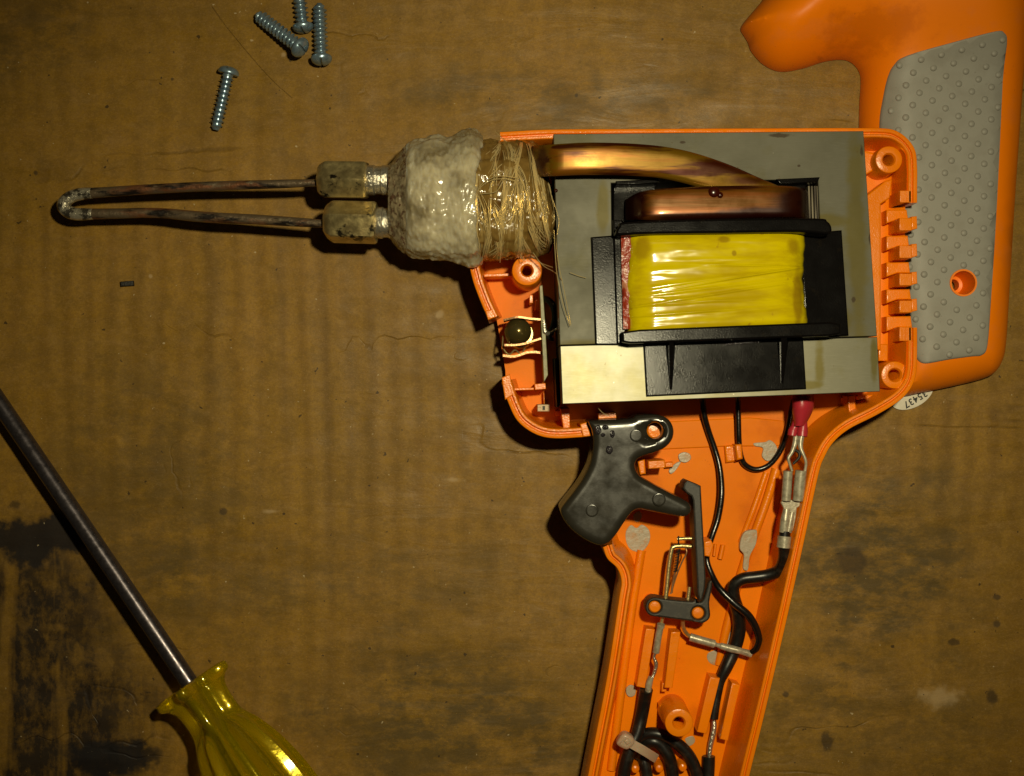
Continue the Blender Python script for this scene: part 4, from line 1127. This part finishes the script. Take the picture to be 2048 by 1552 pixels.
tube('spring_tail', [(1372, 1096, 13.5), (1373, 1106, 13.5), (1366, 1120, 13.3), (1358, 1138, 13), (1350, 1160, 12.6), (1344, 1180, 12.4), (1341, 1188, 12.4)], 1.6, M['copper_strip'], sw, 6)
tube('spring_tail', [(1357, 1072, 15.4), (1357, 1082, 15.2), (1358, 1096, 13.6)], 1.6, M['dark'], sw, 6)
tube('spring_tail', [(1350, 1144, 13.2), (1346, 1165, 12.8), (1343, 1186, 12.6)], 2.4, M['copper_strip'], sw, 6)

# ------------------------------------------------------------------ wires
w = thing('wire', 'thin black wire from the transformer crimped to the switch contact in the grip', 'wire', P(1440, 1000, 5.3))
tube('insulation', [(1405, 790, 9.6), (1406, 806, 8.6), (1409, 832, 8.3), (1418, 865, 7.5), (1431, 903, 7.3), (1440, 940, 7.8), (1443, 988, 8.8), (1436, 1036, 9.1), (1425, 1070, 9.6), (1417, 1096, 9.6), (1414, 1122, 9.6), (1425, 1152, 10.5), (1440, 1178, 12), (1468, 1206, 12.8),
                     (1496, 1230, 13), (1512, 1256, 12.5), (1518, 1280, 11.6), (1512, 1298, 10.8), (1500, 1306, 10)], [6, 6, 6, 6, 6, 6, 6.4, 6.4, 6, 5.8, 5.8, 6, 7, 8, 8, 7.5, 7, 6.5, 5], M['pvc'], w, 10, 5)
tube('crimp_barrel', [(1380, 1274, 10.2), (1404, 1281, 10.4), (1429, 1288, 10.4)], 8.2, M['tin'], w, 14, 3)
tube('crimp_neck', [(1428, 1288, 10.3), (1434, 1290, 10.1), (1442, 1292, 10.2)], [6, 4, 6], M['tin'], w, 10, 3)
tube('crimp_barrel', [(1441, 1291.5, 10.2), (1460, 1297, 10.2), (1477, 1301, 10.4), (1484, 1303, 10.2), (1502, 1308, 9.8)], [6.5, 7.5, 7, 6.4, 7.5], M['tin'], w, 14, 3)
w = thing('wire', 'short thin black wire looping round a clip to the red connector', 'wire', P(1510, 900, 5.3))
tube('insulation', [(1475, 790, 9.6), (1476, 806, 8.6), (1477, 846, 8.5), (1478, 880, 8.3), (1481, 908, 7.3), (1490, 929, 6.7), (1512, 939, 6.5), (1538, 930, 6.7), (1560, 903, 7.3), (1573, 868, 8.3), (1582, 826, 9), (1588, 800, 10.1)], 5.6, M['pvc'], w, 10, 6)

con = thing('wire_connector', 'red nylon crimp sleeve with splayed metal lugs below the transformer', 'connector', P(1600, 860, 13.3))
rs = smooth_path([(1606, 790, 18.8, 21, 5), (1606, 812, 18.8, 22, 5.2), (1604, 828, 18.6, 19, 4.6), (1601, 845, 18.3, 13, 3.8), (1599, 852, 18.1, 12, 3.6)], 5)
verts, faces = [], []
NR = 20
for (x, y, z, rx, rz) in rs:
    for k in range(NR):
        a = 2 * math.pi * k / NR
        verts.append(P(x + rx * math.cos(a) , y, z + rz * 0.62 * math.sin(a)))
for i in range(len(rs) - 1):
    for k in range(NR):
        faces.append((i * NR + k, i * NR + (k + 1) % NR, (i + 1) * NR + (k + 1) % NR, (i + 1) * NR + k))
faces.append(tuple(range(NR))); faces.append(tuple(range((len(rs) - 1) * NR, len(rs) * NR)))
obj('sleeve', verts, faces, M['red'], con, 60)
tube('sleeve_leg', [(1595, 838, 18.1), (1590, 852, 17.9), (1586, 862, 17.77), (1584, 872, 17.9)], [8, 7.5, 10, 9], M['red'], con, 14, 4)
tube('sleeve_leg', [(1605, 838, 18.7), (1606, 852, 18.7), (1605, 862, 18.57), (1604, 873, 18.73)], [9, 9, 11, 10.5], M['red'], con, 14, 4)
tube('lug', [(1604, 866, 18.3), (1601, 884, 18.5), (1602, 898, 18.77), (1609, 914, 19.1), (1612, 926, 19.1), (1610, 942, 18.9)], [6.5, 6, 4.5, 3.2, 3, 3.2], M['tin'], con, 10, 5)
tube('lug', [(1592, 866, 17.7), (1590, 886, 18.17), (1584, 904, 18.57), (1577, 916, 18.77), (1580, 930, 18.7), (1584, 942, 18.7)], [6, 5.5, 4, 3.4, 3, 3], M['tin'], con, 10, 5)
tube('lug', [(1590, 900, 18.23), (1598, 905, 18.6), (1598, 915, 18.73), (1586, 928, 18.7)], [3.4, 3.6, 3.2, 2.6], M['dark'], con, 8, 5)

cord = thing('power_cord', 'thick black cord lead with twin silver barrels curving down the grip', 'cord', P(1480, 1150, 10.7))
tube('barrel', [(1576, 942, 18.7), (1574, 972, 18.5), (1572, 1001, 18.3)], [9.5, 9.8, 9.8], M['tin'], cord, 16, 3)
tube('barrel', [(1602, 941, 18.9), (1599, 972, 18.7), (1597, 1001, 18.5)], [11.5, 11.8, 11.8], M['tin'], cord, 16, 3)
prism('terminal_tab', [(1564, 1000), (1609, 1000), (1609, 1007), (1594, 1016), (1592, 1035), (1586, 1062), (1566, 1062), (1568, 1018), (1562, 1006)], 17.8, 16.8, M['tin'], cord, 0.2)
tube('crimp_wing', [(1573, 1018, 17.9), (1570, 1040, 17.9), (1568, 1064, 17.7)], [7, 9.5, 10], M['tin'], cord, 12, 4)
tube('crimp_wing', [(1584, 1024, 17.8), (1580, 1044, 17.8), (1576, 1064, 17.7)], [5, 7, 8], M['tin'], cord, 12, 4)
tube('insulation_end', [(1570, 1062, 17.6), (1569, 1074, 17.6)], 11.5, M['rubber'], cord, 14, 1)
tube('crimp_ring', [(1569, 1072, 17.6), (1567, 1095, 17.6)], 13.8, M['tin'], cord, 18, 1)
tube('sheath', [(1568, 1090, 17.6), (1568, 1116, 16.1), (1558, 1140, 13.9), (1536, 1150, 12.9), (1511, 1154, 12.55), (1484, 1158, 12.21), (1468, 1172, 11.69), (1468, 1196, 10.81), (1477, 1228, 9.64), (1478, 1262, 8.59), (1468, 1300, 7.8), (1452, 1336, 8.2), (1440, 1362, 8.2), (1434, 1392, 8.2), (1429, 1416, 8.2), (1426, 1437, 8.2)],
     [12, 12, 12, 12, 12, 12, 12, 13, 13.5, 13.5, 13.5, 12.5, 10, 9, 10, 10.5], M['rubber'], cord, 16, 5)
tube('bare_strands', [(1426, 1434, 7), (1428, 1450, 7), (1426, 1468, 7), (1421, 1490, 7), (1418, 1516, 7)], [4, 5.5, 6, 5.5, 4.5], M['solder'], cord, 10, 5)
tube('sheath', [(1418, 1512, 7), (1417, 1540, 7), (1414, 1580, 7), (1405, 1640, 7), (1398, 1672, 7)], 12.5, M['rubber'], cord, 16, 5)

lead = thing('power_cord', 'black cord lead with twisted bare end held by a pale cable tie', 'cord', P(1280, 1440, 4))
tube('crimp_barrel', [(1320.5, 1254, 13), (1316, 1278, 12.4), (1312, 1305, 11.8)], 7, M['tin'], lead, 14, 3)
tube('crimp_collar', [(1322, 1248, 13.2), (1321, 1255, 13)], 8, M['tin'], lead, 12, 1)
tube('bare_strands', [(1312, 1303, 11.8), (1308, 1314, 11.6), (1312, 1328, 11.4), (1309, 1344, 11.2), (1304, 1356, 11.2)], [3.5, 3, 4.5, 4, 3.5], M['solder'], lead, 8, 5)
tube('crimp_barrel', [(1302, 1354, 11.2), (1298, 1368, 11), (1296, 1384, 10.8)], [6, 7, 6.5], M['tin'], lead, 12, 3)
tube('sheath', [(1293, 1379, 10.6), (1289, 1400, 9.4), (1283, 1432, 8.6), (1275, 1466, 9), (1262, 1496, 9.4), (1252, 1526, 9.4), (1247, 1560, 9), (1250, 1620, 8), (1258, 1672, 8)], 13.2, M['rubber'], lead, 16, 5)
lp = thing('power_cord', 'black cord bent in tight loops between the strain posts at the grip end', 'cord', P(1330, 1540, 4))
tube('outer_loop', [(1268, 1500, 6), (1278, 1478, 7), (1298, 1467, 8), (1324, 1470, 8.6), (1350, 1484, 8.6), (1374, 1506, 8.4), (1389, 1534, 8.2), (1396, 1566, 8), (1392, 1620, 8), (1380, 1672, 8)], 12.5, M['rubber'], lp, 16, 5)
tube('inner_loop', [(1276, 1512, 5.5), (1286, 1490, 7), (1304, 1482, 8), (1322, 1490, 8), (1336, 1510, 8), (1343, 1534, 7.6), (1345, 1566, 7.4), (1338, 1620, 7.4), (1330, 1672, 7.4)], 13, M['rubber'], lp, 16, 5)
tube('inner_loop', [(1284, 1500, 5.6), (1288, 1520, 6.4), (1294, 1552, 6.6), (1300, 1600, 6.6), (1310, 1672, 7)], 12, M['rubber'], lp, 16, 5)
zp = thing('cable_tie', 'milky white nylon cable tie cinched round the black cords', 'cable tie', P(1260, 1485, 6))
prism('tie_head', [(1236, 1482), (1244, 1470), (1254, 1468), (1268, 1478), (1268, 1490), (1256, 1500), (1246, 1498), (1234, 1490)], 13.6, 10.6, M['zip'], zp, 0.7, smooth=3)
prism('tie_pawl', [(1247, 1482), (1255, 1478), (1262, 1486), (1254, 1490)], 13.9, 12, M['zip'], zp, 0.2)
tsp = smooth_path([(1262, 1487, 12.4), (1280, 1497, 12.9), (1295, 1506, 12.2), (1306, 1513, 10.8), (1314, 1518, 9.4)], 5)
verts, faces = [], []
for (x, y, z) in tsp:
    for (dx, dy, dz) in ((4.5, -8, 0.35), (-4.5, 8, 0.35), (-4.5, 8, -0.35), (4.5, -8, -0.35)):
        verts.append(P(x + dx, y + dy, z + dz))
for i in range(len(tsp) - 1):
    for k in range(4):
        faces.append((i * 4 + k, i * 4 + (k + 1) % 4, (i + 1) * 4 + (k + 1) % 4, (i + 1) * 4 + k))
faces.append((0, 1, 2, 3)); n4 = (len(tsp) - 1) * 4; faces.append((n4, n4 + 1, n4 + 2, n4 + 3))
obj('tie_strap', verts, faces, M['zip'], zp, 50)

# ------------------------------------------------------------------ lamp with clip and board
lampt = thing('lamp', 'small round smoked bulb held in a brass clip at the gun front', 'lamp', P(1040, 670, 4))
c = P(1036, 663, 15)
R_ = L(27, 15)
prof = [(R_ * (1 - math.cos(math.pi * i / 16)), max(0.03, R_ * math.sin(math.pi * i / 16))) for i in range(17)]
lathe('bulb', (c[0], c[1], c[2] - R_), (c[0], c[1], c[2] + R_), prof, M['lamp'], lampt, 32, angle=80)
lathe('bulb_base', (c[0] + 0.4, c[1] - 0.5, 4), (c[0] + 0.4, c[1] - 0.5, 12), [(0, 3.0), (6, 3.3), (8, 3.0)], M['brass'], lampt, 24)
def strip(name, pts, h, th, mat, parent):
    sp = smooth_path(pts, 5)
    q = [P(*p) for p in sp]
    verts, faces = [], []
    for i, p in enumerate(q):
        a, b_ = q[max(i - 1, 0)], q[min(i + 1, len(q) - 1)]
        t = Vector((b_[0] - a[0], b_[1] - a[1])).normalized(); n_ = Vector((-t.y, t.x)) * th / 2
        for (s, dz) in ((1, 0), (-1, 0), (-1, -h), (1, -h)):
            verts.append((p[0] + n_.x * s, p[1] + n_.y * s, p[2] + dz))
    for i in range(len(q) - 1):
        for k in range(4):
            faces.append((i * 4 + k, i * 4 + (k + 1) % 4, (i + 1) * 4 + (k + 1) % 4, (i + 1) * 4 + k))
    faces.append((0, 1, 2, 3)); e = (len(q) - 1) * 4; faces.append((e, e + 1, e + 2, e + 3))
    return obj(name, verts, faces, mat, parent, 40)
strip('clip_blade', [(1007, 640, 18), (1020, 637, 18.2), (1036, 634, 18.4), (1060, 637, 18.2), (1082, 639, 18)], 7, 0.42, M['copper_strip'], lampt)
strip('clip_blade', [(1009, 690, 18), (1030, 690, 18), (1050, 687, 18), (1066, 682, 18), (1082, 677, 18)], 7, 0.42, M['copper_strip'], lampt)
strip('clip_blade', [(1006, 711, 15), (1024, 713, 15), (1036, 711, 15), (1054, 705, 15), (1070, 704, 15), (1084, 706, 15)], 7, 0.5, M['copper_strip'], lampt)
tube('clip_loop', [(1006, 672, 12), (1006, 695, 13.5), (1018, 709, 14), (1030, 700, 14), (1042, 708, 14), (1050, 696, 13.5)], 1.6, M['brass'], lampt, 6)
bd = thing('terminal_board', 'thin upright fibre board strip with soldered tail beside the transformer', 'board', P(1088, 660, 4))
prism('board_strip', [(1079, 572), (1085, 570), (1090, 640), (1096, 750), (1088, 764), (1082, 640)], 18.5, 4, M['board'], bd, 0.12)
tube('solder_tail', [(1088, 640, 18.5), (1090, 664, 18.2), (1100, 666, 17.8), (1110, 660, 18), (1117, 655, 19)], [3, 6, 4, 2.5, 1.5], M['solder'], bd, 8, 4)
tube('solder_tail', [(1092, 662, 17.6), (1100, 676, 16.5), (1106, 680, 16)], [4, 5, 3], M['dark'], bd, 8, 4)
w = thing('wire', 'short thick black wire hooped behind the upright fibre board', 'wire', P(1100, 630, 6))
tube('insulation', [(1086, 598, 12), (1096, 600, 14.5), (1106, 612, 16), (1110, 632, 16.2), (1107, 652, 15), (1100, 668, 12)], 6.5, M['pvc'], w, 12, 5)
# small pale fuse-like chip resting in the corner of the front pocket
rz = thing('resistor_chip', 'tiny pale chip with dark mark in the front corner pocket', 'chip', P(1088, 816, 4))
prism('chip_body', box_px(1075, 809, 1099, 823), 14.5, 3.2, gmat('pale_chip', (0.52, 0.38, 0.22), 0.4, layers=[(1.6, 3, (0.36, 0.20, 0.10), 0.5, 0.65, 0.6)], bumps=[(2.5, 3, 0.1)]), rz, 0.15)
prism('chip_mark', box_px(1085, 812, 1090, 820), 14.56, 14.3, M['dark'], rz, 0.02)
# dark steel side plate of the core frame
fp = tag(recentre(prism('core_frame_strip', [(1109, 716), (1114, 716), (1120, 812), (1114, 815)], 22, 4, M['dark'], None, 0.1)), 'thin dark steel strip standing against the core near the pale chip', 'metal strip')

# ------------------------------------------------------------------ screws
def screw(head, tipp, zh, zt, label):
    """head centre and tip in photo pixels; heights of the axis in mm"""
    A = Vector(P(*head, zh)); B = Vector(P(*tipp, zt))
    t = thing('screw', label, 'screw', (A.x, A.y, 0))
    d = (B - A).normalized(); ln = (B - A).length
    s = d.cross(Vector((0, 0, 1))).normalized(); u = s.cross(d)
    # pan head with slot across
    R_ = 2.45
    prof = [(-1.55, 0.1), (-1.5, 0.9), (-1.3, 1.6), (-0.85, 2.2), (-0.3, R_), (0.1, R_), (0.25, R_ - 0.1), (0.3, 1.2), (0.8, 1.1)]
    h = lathe('head', A, B, prof, M['steel'], t, 26, angle=40)
    # slot: two dark walls let into the dome
    sl = math.pi / 2 + random.Random(len(label)).uniform(-0.25, 0.25)
    sv = (s * math.cos(sl) + u * math.sin(sl)); sw_ = sv.cross(d)
    vs, fs = [], []
    for (a, b_, c_) in ((-1.75, -0.26, -1.585), (1.75, -0.26, -1.585), (1.75, 0.26, -1.585), (-1.75, 0.26, -1.585), (-2.3, -0.26, -0.75), (2.3, -0.26, -0.75), (2.3, 0.26, -0.75), (-2.3, 0.26, -0.75)):
        vs.append(tuple(A + sv * a + sw_ * b_ + d * c_))
    # shank with a raised helical thread
    turns = 12; res = 14; rings_n = turns * 12
    verts, faces = [], []
    r0, r1 = 1.05, 1.72
    for i in range(rings_n + 1):
        f = i / rings_n
        for k in range(res):
            a = 2 * math.pi * k / res
            ph = (f * turns + k / res) % 1.0
            ridge = max(0, 1 - abs(ph - 0.5) / 0.20)
            r_ = r0 + (r1 - r0) * ridge * min(1, (1 - f) * 8 + 0.15) * min(1, f * 14)
            if f > 0.94: r_ *= 1 - (f - 0.94) / 0.06 * 0.35
            verts.append(tuple(A + d * (0.3 + f * (ln - 0.3)) + (s * math.cos(a) + u * math.sin(a)) * r_))
    for i in range(rings_n):
        for k in range(res):
            q = i * res + k; w_ = i * res + (k + 1) % res
            faces.append((q, w_, w_ + res, q + res))
    faces.append(tuple(range(res))); faces.append(tuple(range(rings_n * res, (rings_n + 1) * res)))
    obj('threaded_shank', verts, faces, M['steel'], t, 60)
    # cut the slot with an evaluated boolean so the head stays one clean mesh
    cut = obj('cutter', vs, [(0, 1, 2, 3), (4, 5, 6, 7), (0, 1, 5, 4), (1, 2, 6, 5), (2, 3, 7, 6), (3, 0, 4, 7)], M['steel'])
    mo = h.modifiers.new('b', 'BOOLEAN'); mo.object = cut; mo.operation = 'DIFFERENCE'; mo.solver = 'EXACT'
    bpy.context.view_layer.update()
    dg = bpy.context.evaluated_depsgraph_get()
    me = bpy.data.meshes.new_from_object(h.evaluated_get(dg))
    h.modifiers.clear(); h.data = me; me.name = 'head'
    finish(me, 40)
    bpy.data.objects.remove(cut)
    return t
screw((457, 146), (431, 260), 2.5, 1.7, 'lone zinc self-tapping screw lying apart from the other three')
screw((599, 94), (514, 29), 6.2, 1.8, 'zinc screw of the trio lying aslant, its slotted head by a neighbouring head')
screw((606, 52), (593, -62), 2.5, 1.7, 'zinc screw of the trio with only its head and half its shank in view')
screw((643, 116), (639, 8), 4.0, 1.7, 'whole straight zinc screw of the trio, its slotted head clear of the others')

# ------------------------------------------------------------------ screwdriver
sd = thing('screwdriver', 'screwdriver with dark steel shaft and transparent yellow fluted handle', 'screwdriver', P(420, 1440, 0))
A = Vector(P(381, 1368, 11.5)); Bt = Vector(P(-160, 572, 6.0))
ax = (A - Bt).normalized()
E = A + ax * 60
lathe('shaft', Bt, E, [(0, 0.6), (0.2, 1.5), (5, 2.0), ((A - Bt).length + 52, 2.0)], M['shaft'], sd, 24)
def hmod(h, a):
    # lobed guard and neck in front, long flutes behind
    c4 = (0.5 + 0.5 * math.cos(4 * (a - math.pi / 2))) ** 1.6
    c8 = 1 - abs(math.sin(6 * (a - math.pi / 2 - 0.12)))
    k = float(sst(9.5, 14.5, h))
    g = float(1 - sst(2.4, 4.0, h))
    lob = (0.56 + 0.44 * c4) * (1 - g) + (0.46 + 0.54 * c4) * g
    return (1 - k) * lob + k * (0.85 + 0.16 * c8)
prof = [(0.0, 2.02), (0.0, 8.0), (0.2, 9.0), (0.6, 9.5), (1.8, 9.5), (2.4, 8.9), (3.0, 7.8), (4.5, 6.8), (7, 6.4), (10, 6.4), (12.5, 6.9), (14, 7.6), (16, 8.5), (20, 9.8), (25, 10.9), (32, 11.7), (45, 12.0), (70, 12.0), (78, 11), (82, 8), (83, 2)]
pp = smooth_path([(a, b_) for a, b_ in prof[2:-1]], 4)
hd = lathe('handle', A - ax * 0.4, E, [prof[0], prof[1]] + pp + [prof[-1]], M['acetate'], sd, 168, 0, 18, hmod)
# ------------------------------------------------------------------ crumbs and hairs on the board
tag(recentre(prism('crumb', [(240, 563), (266, 561), (267, 571), (241, 573)], 0.9, 0.0, M['crumb'], None, 0.25)), 'short black plastic crumb on the bare cardboard below the soldering tip', 'crumb')
tag(recentre(tube('hair', [(424, 12, 0.15), (455, 55, 0.2), (500, 110, 0.2), (545, 160, 0.2), (585, 196, 0.15)], 0.22, M['hair'], None, 4, 6)), 'thin dark hair lying between the lone screw and the trio', 'hair')
